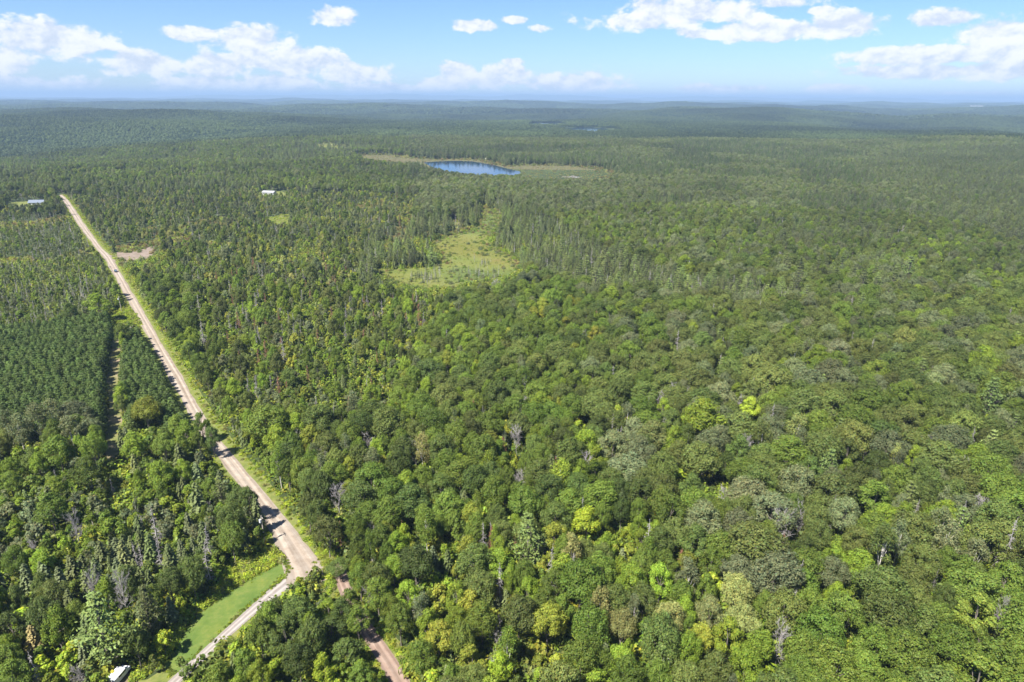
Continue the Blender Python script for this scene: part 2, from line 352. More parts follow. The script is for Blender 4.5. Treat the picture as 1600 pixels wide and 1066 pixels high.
def aspen(H, hb, R, nl, nq, q):
    cs, rs = [], []
    for i in range(nl):
        t = rng.uniform(0, 1); z = hb + (H - hb) * t; prof = R * math.sin(math.pi * min(0.97, 0.22 + t * 0.74)) ** 0.8
        a = rng.uniform(0, 6.28); cs.append(np.array([math.cos(a) * prof * rng.uniform(0.25, 0.8), math.sin(a) * prof * rng.uniform(0.25, 0.8), z])); rs.append(R * rng.uniform(0.26, 0.42))
    C, Nn, col = [], [], []; m = nq // nl
    for c, r in zip(cs, rs):
        d = unit(sph(m) + [0, 0, 0.25]); C.append(c + d * r * rng.uniform(0.5, 1.1, (m, 1)) * [1, 1, 1.05]); Nn.append(d + sph(m) * 0.9 + [0, 0, 0.2]); col.append(varcol(m, 0.22) * rng.uniform(0.9, 1.12))
    C = np.concatenate(C); Nn = np.concatenate(Nn); col = np.concatenate(col)
    v, f = quads(C, Nn, q * rng.uniform(0.6, 1.2, len(C)), q * rng.uniform(0.7, 1.4, len(C)))
    return (v, f, col), np.array(cs)
def spruce(H, hb, R, step=0.42, nb=8, ragged=0.25, thin=0.0):
    C, Nn, W, Lh, Al, col = [], [], [], [], [], []
    z = hb
    while z < H - 0.15:
        t = (z - hb) / (H - hb); r = R * (1 - t) ** 0.68 * rng.uniform(1 - ragged, 1.08) + 0.12; k = max(3, int(nb * (0.45 + 0.6 * (1 - t)))); a0 = rng.uniform(0, 6.28)
        for j in range(k):
            if rng.random() < thin: continue
            a = a0 + 6.283 * j / k + rng.normal() * 0.2; rr = r * rng.uniform(0.7, 1.12); o = np.array([math.cos(a), math.sin(a), 0]); dr = -0.28 - 0.35 * (1 - t)
            for s in (0.35, 0.65, 0.92):
                C.append(o * rr * s + [0, 0, z + dr * rr * s * s + 0.1 * rng.normal()]); al = o + [0, 0, dr * s * 1.5]; Al.append(al)
                Nn.append(np.array([0, 0, 1.0]) + o * 0.45 + rng.normal(size=3) * 0.3); W.append(0.24 + 0.16 * rr * (1 - s * 0.5)); Lh.append(0.2 + rr * 0.22)
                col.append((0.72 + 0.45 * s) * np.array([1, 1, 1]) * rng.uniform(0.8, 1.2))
        z += step * rng.uniform(0.7, 1.3) * (1.15 - 0.45 * t)
    v, f = quads(np.array(C), np.array(Nn), np.array(W), np.array(Lh), np.array(Al)); return (v, f, np.array(col)), []
def wpine(H, hb, R, whorls=11, tq=13):
    C, Nn, W, col, tg = [], [], [], [], []
    for i in range(whorls):
        t = i / (whorls - 1); z = hb + (H - hb) * t * 0.97; prof = R * (0.62 + 0.5 * t if t < 0.3 else 1.05 * (1 - (t - 0.3) / 0.78)) ; k = rng.integers(4, 7); a0 = rng.uniform(0, 6.28)
        for j in range(k):
            a = a0 + 6.283 * j / k + rng.normal() * 0.25; L = max(0.5, prof * rng.uniform(0.55, 1.15)); o = np.array([math.cos(a), math.sin(a), 0]); rise = rng.uniform(0.02, 0.28)
            tip = o * L + [0, 0, z + L * rise]; tg.append(tip)
            side = np.array([-o[1], o[0], 0])
            for s in np.linspace(0.4, 1.0, max(2, int(L / 1.0))):
                tr = 0.35 + 0.32 * L * 0.3 * (1.2 - s * 0.4); d = rng.normal(size=(tq, 3)) * [tr, tr, tr * 0.34]
                d = d[:, :1] * o + d[:, 1:2] * side * 1.1 + d[:, 2:] * [0, 0, 1]
                C.append(o * L * s + [0, 0, z + L * rise * s] + d); Nn.append(unit(d + [0, 0, 0.5]) + [0, 0, 0.4] + rng.normal(size=(tq, 3)) * 0.45); W.append(rng.uniform(0.17, 0.34, tq)); col.append(varcol(tq, 0.15, 0.05) * rng.uniform(0.88, 1.12))
    C = np.concatenate(C); v, f = quads(C, np.concatenate(Nn), np.concatenate(W) * 0.8, np.concatenate(W) * 1.35); return (v, f, np.concatenate(col)), np.array(tg)
def rpine(H, hb, R, nq=900):
    t = rng.random(nq) ** 0.8; z = hb + (H - hb) * t; prof = R * (1 - t ** 2.2) ** 0.65 + 0.1; a = rng.uniform(0, 6.283, nq); lob = 1 + 0.28 * np.sin(a * 5 + np.floor(t * 9) * 2.1)
    r = prof * lob * rng.uniform(0.55, 1.0, nq); C = np.stack([np.cos(a) * r, np.sin(a) * r, z + 0.25 * np.sin(t * 56)], 1)
    Nn = np.stack([np.cos(a), np.sin(a), np.full(nq, 0.9)], 1) + rng.normal(size=(nq, 3)) * 0.5
    v, f = quads(C, Nn, 0.17 * rng.uniform(0.7, 1.3, nq), 0.34 * rng.uniform(0.7, 1.3, nq)); return (v, f, varcol(nq, 0.2, 0.05)), []
def dead_parts(H, R, n1=20, n2=7, n3=4, r0=0.16, up=1.0):
    z = np.linspace(-0.2, H * 0.9, 7); w = np.cumsum(rng.normal(size=(7, 2)) * 0.22, 0); w[0] = 0
    p = np.stack([w[:, 0], w[:, 1], z], 1); tr = tube(p, np.linspace(r0, 0.07, 7), 6); br = []
    for i in range(n1):
        t = rng.uniform(0.32, 0.98); b = np.array([np.interp(t * H * 0.9, z, p[:, c]) for c in range(3)]); a = rng.uniform(0, 6.28)
        L = R * rng.uniform(0.6, 1.1) * (1.15 - 0.35 * t); d = unit(np.array([[math.cos(a), math.sin(a), up * rng.uniform(0.5, 1.3)]]))[0]
        m = b + d * L * 0.5 + rng.normal(size=3) * 0.15 * L; e = b + d * L + np.array([0, 0, 0.12 * L]) + rng.normal(size=3) * 0.1 * L; br.append(tube([b, m, e], [0.075, 0.055, 0.03], 4))
        for j in range(n2):
            s = rng.uniform(0.3, 1); b2 = b + (e - b) * s; d2 = unit((d + rng.normal(size=3) * 0.6 + [0, 0, 0.25])[None])[0]; L2 = L * rng.uniform(0.25, 0.5); e2 = b2 + d2 * L2; br.append(tube([b2, (b2 + e2) / 2 + rng.normal(size=3) * 0.06, e2], [0.042, 0.034, 0.02], 3))
            for k in range(n3):
                b3 = b2 + (e2 - b2) * rng.uniform(0.3, 1); d3 = unit((d2 + rng.normal(size=3) * 0.7)[None])[0]; br.append(tube([b3, b3 + d3 * L2 * rng.uniform(0.4, 0.8)], [0.03, 0.018], 3))
    return tr, join(br)
def snag_parts(H, R, dens=4.5):
    z = np.linspace(-0.2, H, 6); w = np.cumsum(rng.normal(size=(6, 2)) * 0.1, 0); w[0] = 0; p = np.stack([w[:, 0], w[:, 1], z], 1); tr = tube(p, np.linspace(0.16, 0.03, 6), 5); br = []
    for i in range(int(H * dens)):
        t = rng.uniform(0.12, 0.97); b = np.array([np.interp(t * H, z, p[:, c]) for c in range(3)]); a = rng.uniform(0, 6.28); L = R * (1.05 - t) * rng.uniform(0.5, 1.15) + 0.2; d = np.array([math.cos(a), math.sin(a), -0.25 + rng.normal() * 0.15])
        e = b + d * L; br.append(tube([b, (b + e) / 2 + [0, 0, 0.1], e], [0.055, 0.045, 0.02], 3))
        for j in range(4):
            b3 = b + (e - b) * rng.uniform(0.3, 1); br.append(tube([b3, b3 + (d * 0.5 + rng.normal(size=3) * 0.6) * L * 0.4], [0.03, 0.016], 3))
    return tr, join(br)
def shrub(R, H, nq, q):
    d = sph(nq); d[:, 2] = np.abs(d[:, 2]); rr = rng.uniform(0.55, 1.05, (nq, 1)) * (1 + 0.3 * np.sin(d[:, :1] * 6 + 1) * np.sin(d[:, 1:2] * 5))
    C = d * rr * [R, R, H]; v, f = quads(C, d + sph(nq) * 0.8 + [0, 0, 0.3], q * rng.uniform(0.6, 1.3, nq), q * rng.uniform(0.8, 1.6, nq)); return (v, f, varcol(nq, 0.22, 0.12)), []

VAR = {}     # kind -> list of dict(crown, trunk, H, R)
def add_var(kind, cr, tr, H, R, leaf, bark):
    i = len(VAR.setdefault(kind, []))
    d = dict(H=H, R=R, kind=kind, trunk=None)
    if isinstance(cr, tuple) and len(cr) == 3: d['crown'] = mesh_np(f'{kind}_crown', cr[0], cr[1], leaf, cr[2])
    else: d['crown'] = mesh_np(f'{kind}_branches', cr[0], cr[1], leaf)
    if tr is not None: d['trunk'] = mesh_np(f'{kind}_trunk', tr[0], tr[1], bark, smooth=True)
    VAR[kind].append(d)
for i in range(5):
    H, hb, R = 15, 3.8, 5.4; c, t = broadleaf(H, hb, R, 26 + 3 * i, 8600, 0.16); add_var('oak', c, limb_trunk(H, hb, 0.28, t[:9]), H, R, MAT_LEAF, MAT_BARK)
for i in range(5):
    H, hb, R = 14, 2.6, 4.3; c, t = broadleaf(H, hb, R, 25 + 3 * i, 7000, 0.152, flat=0.95, spread=0.66); add_var('maple', c, limb_trunk(H, hb, 0.24, t[:8]), H, R, MAT_LEAF, MAT_BARK)
for i in range(4):
    H, hb, R = 16.5, 6.5, 4.0; c, t = aspen(H, hb, R, 22, 3000, 0.19); add_var('aspen', c, limb_trunk(H, hb, 0.19, t[:9]), H, R, MAT_LEAF, MAT_BIRCH)
for i in range(4):
    H, hb, R = 7.8, 1.9, 1.9; c, t = aspen(H, hb, R, 13, 800, 0.18); add_var('thin', c, limb_trunk(H, hb, 0.1, t[:4]), H, R, MAT_LEAF, MAT_BIRCH)
for i in range(3):
    H, hb, R = 7.2, 0.6, 2.6; c, t = broadleaf(H, hb, R, 13, 1300, 0.21); add_var('young', c, limb_trunk(H, hb, 0.1, t[:5]), H, R, MAT_LEAF, MAT_BARK)
for i in range(4):
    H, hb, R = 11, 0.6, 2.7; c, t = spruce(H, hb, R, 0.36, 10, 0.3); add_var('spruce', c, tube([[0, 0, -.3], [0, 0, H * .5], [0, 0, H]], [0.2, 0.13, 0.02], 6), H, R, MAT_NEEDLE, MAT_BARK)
for i in range(3):
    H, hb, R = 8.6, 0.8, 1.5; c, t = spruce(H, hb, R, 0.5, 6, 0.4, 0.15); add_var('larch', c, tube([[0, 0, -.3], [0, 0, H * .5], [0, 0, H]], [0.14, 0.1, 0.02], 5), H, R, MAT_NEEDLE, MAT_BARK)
for i in range(3):
    H, hb, R = 19, 4, 4.6; c, t = wpine(H, hb, R); add_var('wpine', c, limb_trunk(H, hb, 0.3, t[::2], 0.1), H, R, MAT_NEEDLE, MAT_BARK)
for i in range(3):
    H, hb, R = 10.5, 1.5, 2.3; c, t = rpine(H, hb, R); add_var('rpine', c, tube([[0, 0, -.3], [0, 0, H * .5], [0, 0, H]], [0.17, 0.12, 0.03], 5), H, R, MAT_NEEDLE, MAT_BARK)
for i in range(3):
    tr, br = dead_parts(14, 4.2); add_var('dead', br, tr, 14, 4.2, MAT_DEAD, MAT_DEAD)
for i in range(2):
    tr, br = snag_parts(14, 1.7); add_var('snag', br, tr, 14, 1.7, MAT_DEAD, MAT_DEAD)
tr, br = snag_parts(13, 1.9, 9); add_var('rust', br, tr, 13, 1.9, MAT_RUST, MAT_BARK)
for i in range(3):
    c, t = shrub(1.0, 1.3, 210, 0.15); add_var('shrub', c, None, 1.3, 1.0, MAT_LEAF, None)
for i in range(3):
    n = 90; a = rng.uniform(0, 6.28, n); r = rng.uniform(0, 0.7, n); C = np.stack([np.cos(a) * r, np.sin(a) * r, rng.uniform(0.1, 0.5, n)], 1)
    Nn = np.stack([np.cos(a), np.sin(a), np.full(n, 0.4)], 1) + rng.normal(size=(n, 3)) * 0.5; al = np.stack([np.cos(a) * 0.4, np.sin(a) * 0.4, np.ones(n)], 1)
    v, f = quads(C, Nn, np.full(n, 0.07), rng.uniform(0.25, 0.5, n), al); add_var('tuft', (v, f, varcol(n, 0.2, 0.12)), None, 0.8, 0.7, MAT_LEAF, None)
BROAD = ('oak', 'maple', 'aspen', 'thin', 'young')

# ------------------------------------------------------------------ geometry-node scatter for masses of plants
SRC = {}
def src_obj(me):
    if me.name not in SRC: SRC[me.name] = bpy.data.objects.new(me.name + '_shape', me)
    return SRC[me.name]
def scatter(name, pos, rot, scl, tint, vi, variants, **props):
    """one object: points carrying rotation, scale, tint and shape index; geometry nodes set a plant on each."""
    me = bpy.data.meshes.new(name); n = len(pos); me.vertices.add(n); me.vertices.foreach_set('co', np.asarray(pos, np.float32).ravel())
    for nm, ty, key, arr in (('rot', 'FLOAT_VECTOR', 'vector', rot), ('scl', 'FLOAT_VECTOR', 'vector', scl)):
        a = me.attributes.new(nm, ty, 'POINT'); a.data.foreach_set(key, np.asarray(arr, np.float32).ravel())
    c = np.ones((n, 4), np.float32); c[:, :3] = tint; a = me.attributes.new('tint', 'FLOAT_COLOR', 'POINT'); a.data.foreach_set('color', c.ravel())
    a = me.attributes.new('vi', 'INT', 'POINT'); a.data.foreach_set('value', np.asarray(vi, np.int32))
    o = link(name, me, kind='stuff', **props)
    ng = bpy.data.node_groups.new(name + '_nodes', 'GeometryNodeTree'); N, L = ng.nodes, ng.links
    ng.interface.new_socket('Geometry', in_out='INPUT', socket_type='NodeSocketGeometry'); ng.interface.new_socket('Geometry', in_out='OUTPUT', socket_type='NodeSocketGeometry')
    gi, go, jn = N.new('NodeGroupInput'), N.new('NodeGroupOutput'), N.new('GeometryNodeJoinGeometry')
    def attr(nm, ty):
        a = N.new('GeometryNodeInputNamedAttribute'); a.data_type = ty; a.inputs['Name'].default_value = nm; return a.outputs['Attribute']
    ra, sa, va = attr('rot', 'FLOAT_VECTOR'), attr('scl', 'FLOAT_VECTOR'), attr('vi', 'INT')
    used = set(np.unique(vi).tolist())
    for k, d in enumerate(variants):
        if k not in used: continue
        cp = N.new('FunctionNodeCompare'); cp.data_type = 'INT'; cp.operation = 'EQUAL'; L.new(va, cp.inputs[2]); cp.inputs[3].default_value = k
        j2 = N.new('GeometryNodeJoinGeometry')
        for me2 in (d['crown'], d['trunk']):
            if me2 is None: continue
            oi = N.new('GeometryNodeObjectInfo'); oi.inputs['Object'].default_value = src_obj(me2); L.new(oi.outputs['Geometry'], j2.inputs[0])
        ip = N.new('GeometryNodeInstanceOnPoints'); L.new(gi.outputs[0], ip.inputs['Points']); L.new(cp.outputs[0], ip.inputs['Selection']); L.new(j2.outputs[0], ip.inputs['Instance'])
        L.new(ra, ip.inputs['Rotation']); L.new(sa, ip.inputs['Scale']); L.new(ip.outputs[0], jn.inputs[0])
    L.new(jn.outputs[0], go.inputs[0])
    md = o.modifiers.new('scatter', 'NODES'); md.node_group = ng; return o

# ------------------------------------------------------------------ ground, road, lake: the setting
rad = [18.0]
while rad[-1] < 60000: rad.append(rad[-1] * 1.026)
SEG = 320; th = np.arange(SEG) * 2 * math.pi / SEG; rad = np.array(rad)
gx = np.concatenate([[0], (rad[:, None] * np.sin(th)).ravel()]); gy = np.concatenate([[0], (rad[:, None] * np.cos(th)).ravel()]); gz = hgt(gx, gy)
i0 = np.arange(len(rad) - 1)[:, None] * SEG + 1; j = np.arange(SEG)[None]; j1 = (j + 1) % SEG
fq = np.stack([i0 + j, i0 + j1, i0 + SEG + j1, i0 + SEG + j], -1).reshape(-1, 4)
fc = np.stack([np.zeros(SEG, int), j[0] + 1, j1[0] + 1, j1[0] + 1], -1)
gm = mesh_np('ground', np.stack([gx, gy, gz], 1), fq, MAT_GROUND, smooth=True)
import bmesh
bm = bmesh.new(); bm.from_mesh(gm); bm.verts.ensure_lookup_table()
for a in range(SEG): bm.faces.new((bm.verts[0], bm.verts[1 + (a + 1) % SEG], bm.verts[1 + a]))
bmesh.ops.recalc_face_normals(bm, faces=bm.faces); bm.to_mesh(gm); bm.free()
ground = link('ground', gm, kind='structure', label='forest floor reaching out to the horizon')

def smooth_line(pts, step):
    pts = np.asarray(pts, float); seg = np.hypot(*np.diff(pts[:, :2], axis=0).T); s = np.concatenate([[0], np.cumsum(seg)]); n = max(2, int(s[-1] / step)); t = np.linspace(0, s[-1], n)
    out = np.stack([np.interp(t, s, pts[:, c]) for c in range(pts.shape[1])], 1)
    k = 5; pad = np.pad(out, ((k, k), (0, 0)), 'edge'); ker = np.ones(2 * k + 1) / (2 * k + 1)
    o2 = np.stack([np.convolve(pad[:, c], ker, 'valid') for c in range(out.shape[1])], 1); o2[0], o2[-1] = out[0], out[-1]; return o2
def strip(name, line, mat, zoff, rough_edge=0.25, across=7, off=0.0, **props):
    """ribbon along line rows (x, y, width), following the terrain."""
    L = np.asarray(line); d = unit(np.gradient(L[:, :2], axis=0)); nrm = np.stack([d[:, 1], -d[:, 0]], 1); s = np.concatenate([[0], np.cumsum(np.hypot(*np.diff(L[:, :2], axis=0).T))])
    u = np.linspace(-0.5, 0.5, across); jl = np.convolve(rng.normal(size=len(L) + 4), np.ones(5) / 5, 'valid') * rough_edge; jr = np.convolve(rng.normal(size=len(L) + 4), np.ones(5) / 5, 'valid') * rough_edge
    w = L[:, 2][:, None] * u[None] + off; w[:, 0] += jl; w[:, -1] += jr
    x = L[:, 0][:, None] + nrm[:, 0][:, None] * w; y = L[:, 1][:, None] + nrm[:, 1][:, None] * w; dist = np.hypot(x, y); z = hgt(x, y) + zoff + dist * 1.6e-4
    v = np.stack([x, y, z], -1).reshape(-1, 3); K = len(L); a = np.arange(K - 1)[:, None] * across + np.arange(across - 1)[None]
    f = np.stack([a, a + 1, a + across + 1, a + across], -1).reshape(-1, 4); uv = np.stack([np.broadcast_to(u, w.shape), np.broadcast_to(s[:, None], w.shape)], -1).reshape(-1, 2)
    me = mesh_np(name, v, f, mat, uv=uv, smooth=True)
    return link(name, me, kind='structure', **props)
def patch(name, poly, mat, zoff, cell=3.0, jag=0.0, **props):
    """ground sheet over a polygon, cut from a fine grid with a slightly uneven outline."""
    bm = bmesh.new(); P_ = []
    for i, (x0, y0) in enumerate(poly):
        x1, y1 = poly[(i + 1) % len(poly)]; L_ = math.hypot(x1 - x0, y1 - y0); n = max(1, int(L_ / cell))
        for k in range(n):
            t = k / n; P_.append((x0 + (x1 - x0) * t + rng.normal() * jag, y0 + (y1 - y0) * t + rng.normal() * jag))
    P_ = np.array(P_); z = hgt(P_[:, 0], P_[:, 1]) + zoff + np.hypot(P_[:, 0], P_[:, 1]) * 1.2e-4
    vs_ = [bm.verts.new((a, b, c)) for (a, b), c in zip(P_, z)]; f = bm.faces.new(vs_); f.normal_update()
    if f.normal.z < 0: f.normal_flip()
    bmesh.ops.triangulate(bm, faces=[f]); me = bpy.data.meshes.new(name); bm.to_mesh(me); bm.free(); me.materials.append(mat)
    return link(name, me, kind='structure', **props)

def rowpts(rows):
    x, y = unproj([r[0] for r in rows], [r[1] for r in rows]); return [(a, b, r[2]) for a, b, r in zip(x, y, rows)]
ROAD_PX = [(91, 301, 7), (98, 306, 7), (107, 317, 6.4), (115, 330, 6.2), (124, 345, 6), (133, 359, 5.8), (145, 374, 4.9), (154, 387, 4.9), (168, 401, 4.9), (184, 429, 4.9),
           (199, 457, 4.9), (216, 485, 4.9), (231, 513, 4.9), (246, 540, 4.9), (263, 568, 4.9), (279, 597, 4.9), (294, 625, 5.0), (305, 648, 4.9), (326, 680, 4.9),
           (352, 711, 4.9), (371, 738, 4.9), (395, 766, 4.9), (425, 806, 5.8), (451, 842, 6.2), (464, 866, 7.2), (476, 888, 9.6), (484, 904, 11.6), (489, 914, 12.2)]
ROAD = smooth_line(rowpts(ROAD_PX), 4.0)
LANE_PX = [(476, 892, 7), (455, 905, 4.6), (438, 917, 3.6), (415, 934, 3.0), (394, 953, 2.8), (372, 974, 2.7), (351, 995, 2.7), (325, 1018, 2.7), (300, 1041, 2.7), (270, 1068, 2.7), (240, 1096, 2.7)]
LANE = smooth_line(rowpts(LANE_PX), 2.5)
TRACK_PX = [(528, 880, 3.2), (535, 905, 3.4), (537, 930, 3.4), (555, 960, 3.6), (578, 990, 3.8), (600, 1022, 4.2), (622, 1060, 4.6), (650, 1110, 4.6), (690, 1180, 4.6)]
TRACK = smooth_line(rowpts(TRACK_PX), 2.5)
PATH_PX = [(188, 484, 3), (187, 500, 3.6), (186, 520, 4.2), (183, 545, 5.2), (179, 575, 6), (177, 600, 6), (177, 625, 6), (177, 650, 6), (177, 680, 6), (176, 705, 5), (178, 728, 4)]
PATH = smooth_line(rowpts(PATH_PX), 3.0)
wd = lambda L, w: np.concatenate([L[:, :2], np.full((len(L), 1), w)], 1)
strip('grass_verge', wd(ROAD, 15.5), MAT_VERGE, 0.05, 0.8, off=1.6, label='rough yellow green verge along the gravel road')
strip('gravel_road', ROAD, MAT_ROAD, 0.10, 0.55, 9, label='long straight pinkish gravel road through the forest')
strip('lane_verge', wd(LANE, 9.0), MAT_VERGE, 0.035, 0.6, label='dry grass strip along the side lane')
strip('gravel_lane', LANE, MAT_LANE, 0.085, 0.12, 7, label='pale narrow gravel lane leaving the junction')
strip('track_verge', wd(TRACK, 9.0), MAT_VERGE, 0.03, 0.8, label='grassy edges of the dirt track')
strip('dirt_track', TRACK, MAT_DIRT, 0.07, 0.25, 7, label='reddish dirt track running under the trees')
strip('clearing_path', PATH, noise_mat('clearing_soil', [(0.3, (0.11, 0.13, 0.03)), (0.5, (0.15, 0.145, 0.055)), (0.7, (0.27, 0.205, 0.145))], 0.13, 6, 0.6), 0.06, 0.5, 5, label='bare sandy strip between the two pine plantations')
LAWN_PX = [(254, 1044), (290, 977), (318, 951), (354, 926), (395, 902), (424, 886), (446, 876), (451, 893), (432, 913), (408, 932), (388, 950), (366, 971), (345, 992), (318, 1016), (296, 1036), (275, 1056)]
LAWN = gpoly(LAWN_PX); patch('lawn', LAWN, MAT_GRASS, 0.06, 2.0, 0.15, label='mown green grass wedge beside the pale lane')
WEED_PX = [(300, 952), (327, 926), (342, 902), (352, 880), (372, 876), (395, 866), (429, 858), (440, 868), (446, 882), (402, 908), (362, 932), (327, 957), (300, 982), (272, 1014), (240, 1050), (200, 1070), (215, 1046), (262, 1004)]
WEED = gpoly(WEED_PX); patch('weedy_bank', WEED, MAT_VERGE, 0.045, 2.0, 0.3, label='weedy bank between the lawn and the trees')
CORNER_PX = [(484, 865), (500, 862), (520, 868), (545, 880), (548, 905), (540, 920), (522, 920), (512, 905), (500, 888)]
CORNER = gpoly(CORNER_PX); patch('grass_corner', CORNER, MAT_VERGE, 0.04, 2.0, 0.3, label='rough grass corner right of the junction')
DRY = gpoly([(190, 1085), (215, 1066), (262, 1044), (285, 1040), (296, 1056), (270, 1090), (200, 1120)]); patch('dry_grass', DRY, MAT_VERGE, 0.03, 2.0, 0.3, label='dry grassy strip at the foot of the lawn')
YARD = gpoly([(174, 1040), (204, 1040), (215, 1066), (214, 1110), (165, 1110), (168, 1066)]); patch('bare_yard', YARD, MAT_DIRTSOIL, 0.03, 1.5, 0.2, label='bare brown yard under the trees at the bottom edge')
SAND_PX = [(170, 396), (182, 393), (210, 393), (232, 384), (247, 380), (252, 392), (248, 402), (228, 410), (205, 412), (188, 415), (180, 410)]
SAND = gpoly(SAND_PX); patch('sand_clearing', SAND, MAT_SAND, 0.10, 4.0, 1.6, label='bare sandy clearing right of the gravel road')
MEADOW_PX = [(752, 324), (779, 327), (781, 344), (771, 362), (766, 377), (781, 391), (800, 400), (815, 411), (815, 428), (790, 436), (767, 440), (730, 448), (690, 456), (659, 456), (620, 446), (588, 433), (585, 419),
             (625, 421), (677, 417), (689, 407), (678, 389), (674, 377), (700, 370), (737, 359), (754, 341)]
MEADOW = gpoly(MEADOW_PX); patch('marsh_meadow', MEADOW, MAT_MARSH, 0.08, 6.0, 0.8, label='yellow green marsh meadow winding among dark spruces')
LAKE_PX = [(662, 254), (690, 252.2), (715, 251.6), (735, 252.2), (752, 254.5), (775, 259), (796, 264.5), (812, 268), (814, 271), (805, 274), (780, 277), (740, 277), (705, 273), (680, 265)]
LAKE = gpoly(LAKE_PX); patch('lake', LAKE, MAT_WATER, 0.0, 8.0, 0.0, label='small deep blue lake in the marsh')
SHORE_PX = [(540, 246), (565, 242), (600, 241), (640, 246), (680, 249), (720, 248.5), (755, 250), (790, 259.5), (830, 257.5), (880, 259), (930, 261.5), (966, 271), (958, 282), (930, 286), (880, 285), (835, 285), (780, 284), (720, 284), (680, 276), (650, 262), (610, 255), (570, 252)]
SHORE = gpoly(SHORE_PX); sh = patch('sedge_flats', SHORE, MAT_SEDGE, -0.15, 12.0, 1.0, label='olive brown sedge flats around the lake')
MEAD2 = [gpoly(p) for p in ([(490, 229), (503, 226.5), (525, 227.5), (546, 232), (552, 238), (535, 242), (500, 238)], [(410, 353), (418, 340), (440, 333), (462, 334), (466, 346), (445, 356)],
                           [(10, 321), (16, 312), (38, 310), (62, 312), (66, 320), (40, 324)], [(398, 307), (405, 299), (440, 299), (455, 305), (440, 311)],
                           [(640, 292), (652, 288), (675, 288), (672, 293)], [(592, 372), (610, 357), (640, 354), (668, 362), (676, 372), (640, 378), (622, 392), (606, 398), (590, 392)],
                           [(166, 498), (176, 486), (205, 484), (214, 492), (222, 508), (196, 506), (172, 512)])]
for q, lb in zip(MEAD2, ('green clearing far behind the lake marsh', 'bright green clearing among young spruces', 'pale lawn beside the long white house', 'small lawn around the far white cottage',
                         'sandy strip short of the lake', 'dry brown clearing left of the marsh meadow', 'bright weedy clearing beside the gravel road')):
    patch('clearing', q, MAT_MARSH if 'far behind' in lb else MAT_SEDGE if 'brown' in lb else MAT_VERGE, 0.07, 5.0, 0.5, label=lb)
FARLAKE = gpoly([(876, 202.6), (900, 200), (925, 199.6), (948, 202), (960, 206.5), (954, 209.5), (930, 210.8), (896, 209.2)])
patch('far_lake', FARLAKE, MAT_WATER, 1.0, 30.0, 0.0, label='thin blue streak of a second lake far off')
FARLAKE2 = gpoly([(826, 192), (850, 190.6), (872, 193), (876, 199), (836, 199)])
patch('far_lake', FARLAKE2, MAT_WATER, 0.4, 30.0, 0.0, label='faint blue pond beyond the second lake')
PATCHY = [MEAD2[0], MEAD2[1], MEAD2[4], MEAD2[5]]
OPEN = [YARD, DRY, LAWN, WEED, CORNER, SAND, MEADOW, LAKE, SHORE, *MEAD2, FARLAKE, FARLAKE2]
ROADSIDE = np.array([-1.6, -0.8]); ROADSIDE2 = np.array([2.3, 1.1])
def open_ground(x, y, r=0.0):
    m = (seg_dist(x, y, ROAD[:, :2].tolist()[::3]) < 4.6 + r) | (seg_dist(x, y, (ROAD[:, :2] + ROADSIDE).tolist()[::3]) < 4.4 + r) | (seg_dist(x, y, (ROAD[:, :2] + ROADSIDE2).tolist()[::3]) < 4.4 + r) | (seg_dist(x, y, LANE[:, :2].tolist()[::3]) < 2.6 + r) | (seg_dist(x, y, TRACK[:, :2].tolist()[::3]) < 2.6 + r) | (seg_dist(x, y, (TRACK[:, :2] + [-2.4, -1]).tolist()[::3]) < 2.8 + r) | (seg_dist(x, y, PATH[:, :2].tolist()[::3]) < 3.0 + r)
    for q in OPEN: m |= inpoly(x, y, q) & ((vnoise(x, y, 7, 41) > 0.42) if q in PATCHY else True)
    return m

# what the photograph shows open stays open: no filling tree may stand between it and the camera
ROADL = [(a, b) for a, b, _ in ROAD_PX]
KEEP = [[(262, 1050), (300, 955), (330, 908), (352, 880), (372, 878), (429, 860), (446, 842), (466, 842), (512, 908), (480, 914), (440, 928), (404, 952), (390, 974), (364, 1008), (325, 1040), (300, 1062), (262, 1066)], [(225, 1066), (268, 1040), (290, 1050), (275, 1075)],
        [(578, 985), (592, 990), (640, 1075), (606, 1075), (590, 1025)], [(528, 905), (545, 905), (543, 930), (529, 930)], [(505, 868), (530, 872), (545, 892), (540, 905), (514, 902)],
        [(173, 565), (186, 565), (184, 605), (173, 605)], [(185, 645), (198, 645), (198, 664), (186, 664)], [(170, 695), (192, 695), (195, 725), (176, 730)], [(168, 740), (205, 735), (205, 785), (165, 790)],
        SAND_PX, MEADOW_PX, [(666, 254), (690, 252.6), (715, 252), (735, 252.4), (752, 254.8), (775, 259.4), (812, 268), (812, 271), (797, 272.5), (760, 271), (726, 270), (692, 262.5)],
        [(790, 260.5), (830, 258.5), (880, 260), (930, 262), (960, 271), (950, 280), (880, 279), (820, 277), (812, 268)], [(560, 246), (590, 243), (655, 249), (650, 252), (600, 250)],
        [(432, 346), (428, 339), (440, 335), (450, 336), (448, 343)], [(15, 319), (18, 313), (38, 311), (48, 308), (69, 308), (69, 315), (40, 319)], [(412, 302), (412, 297), (430, 297), (430, 302)],
        [(170, 500), (180, 487), (203, 486), (208, 495), (214, 506), (180, 506)], [(177, 1041), (198, 1041), (198, 1075), (177, 1075)], [(902, 203), (920, 200), (945, 202), (950, 206), (925, 206)]]
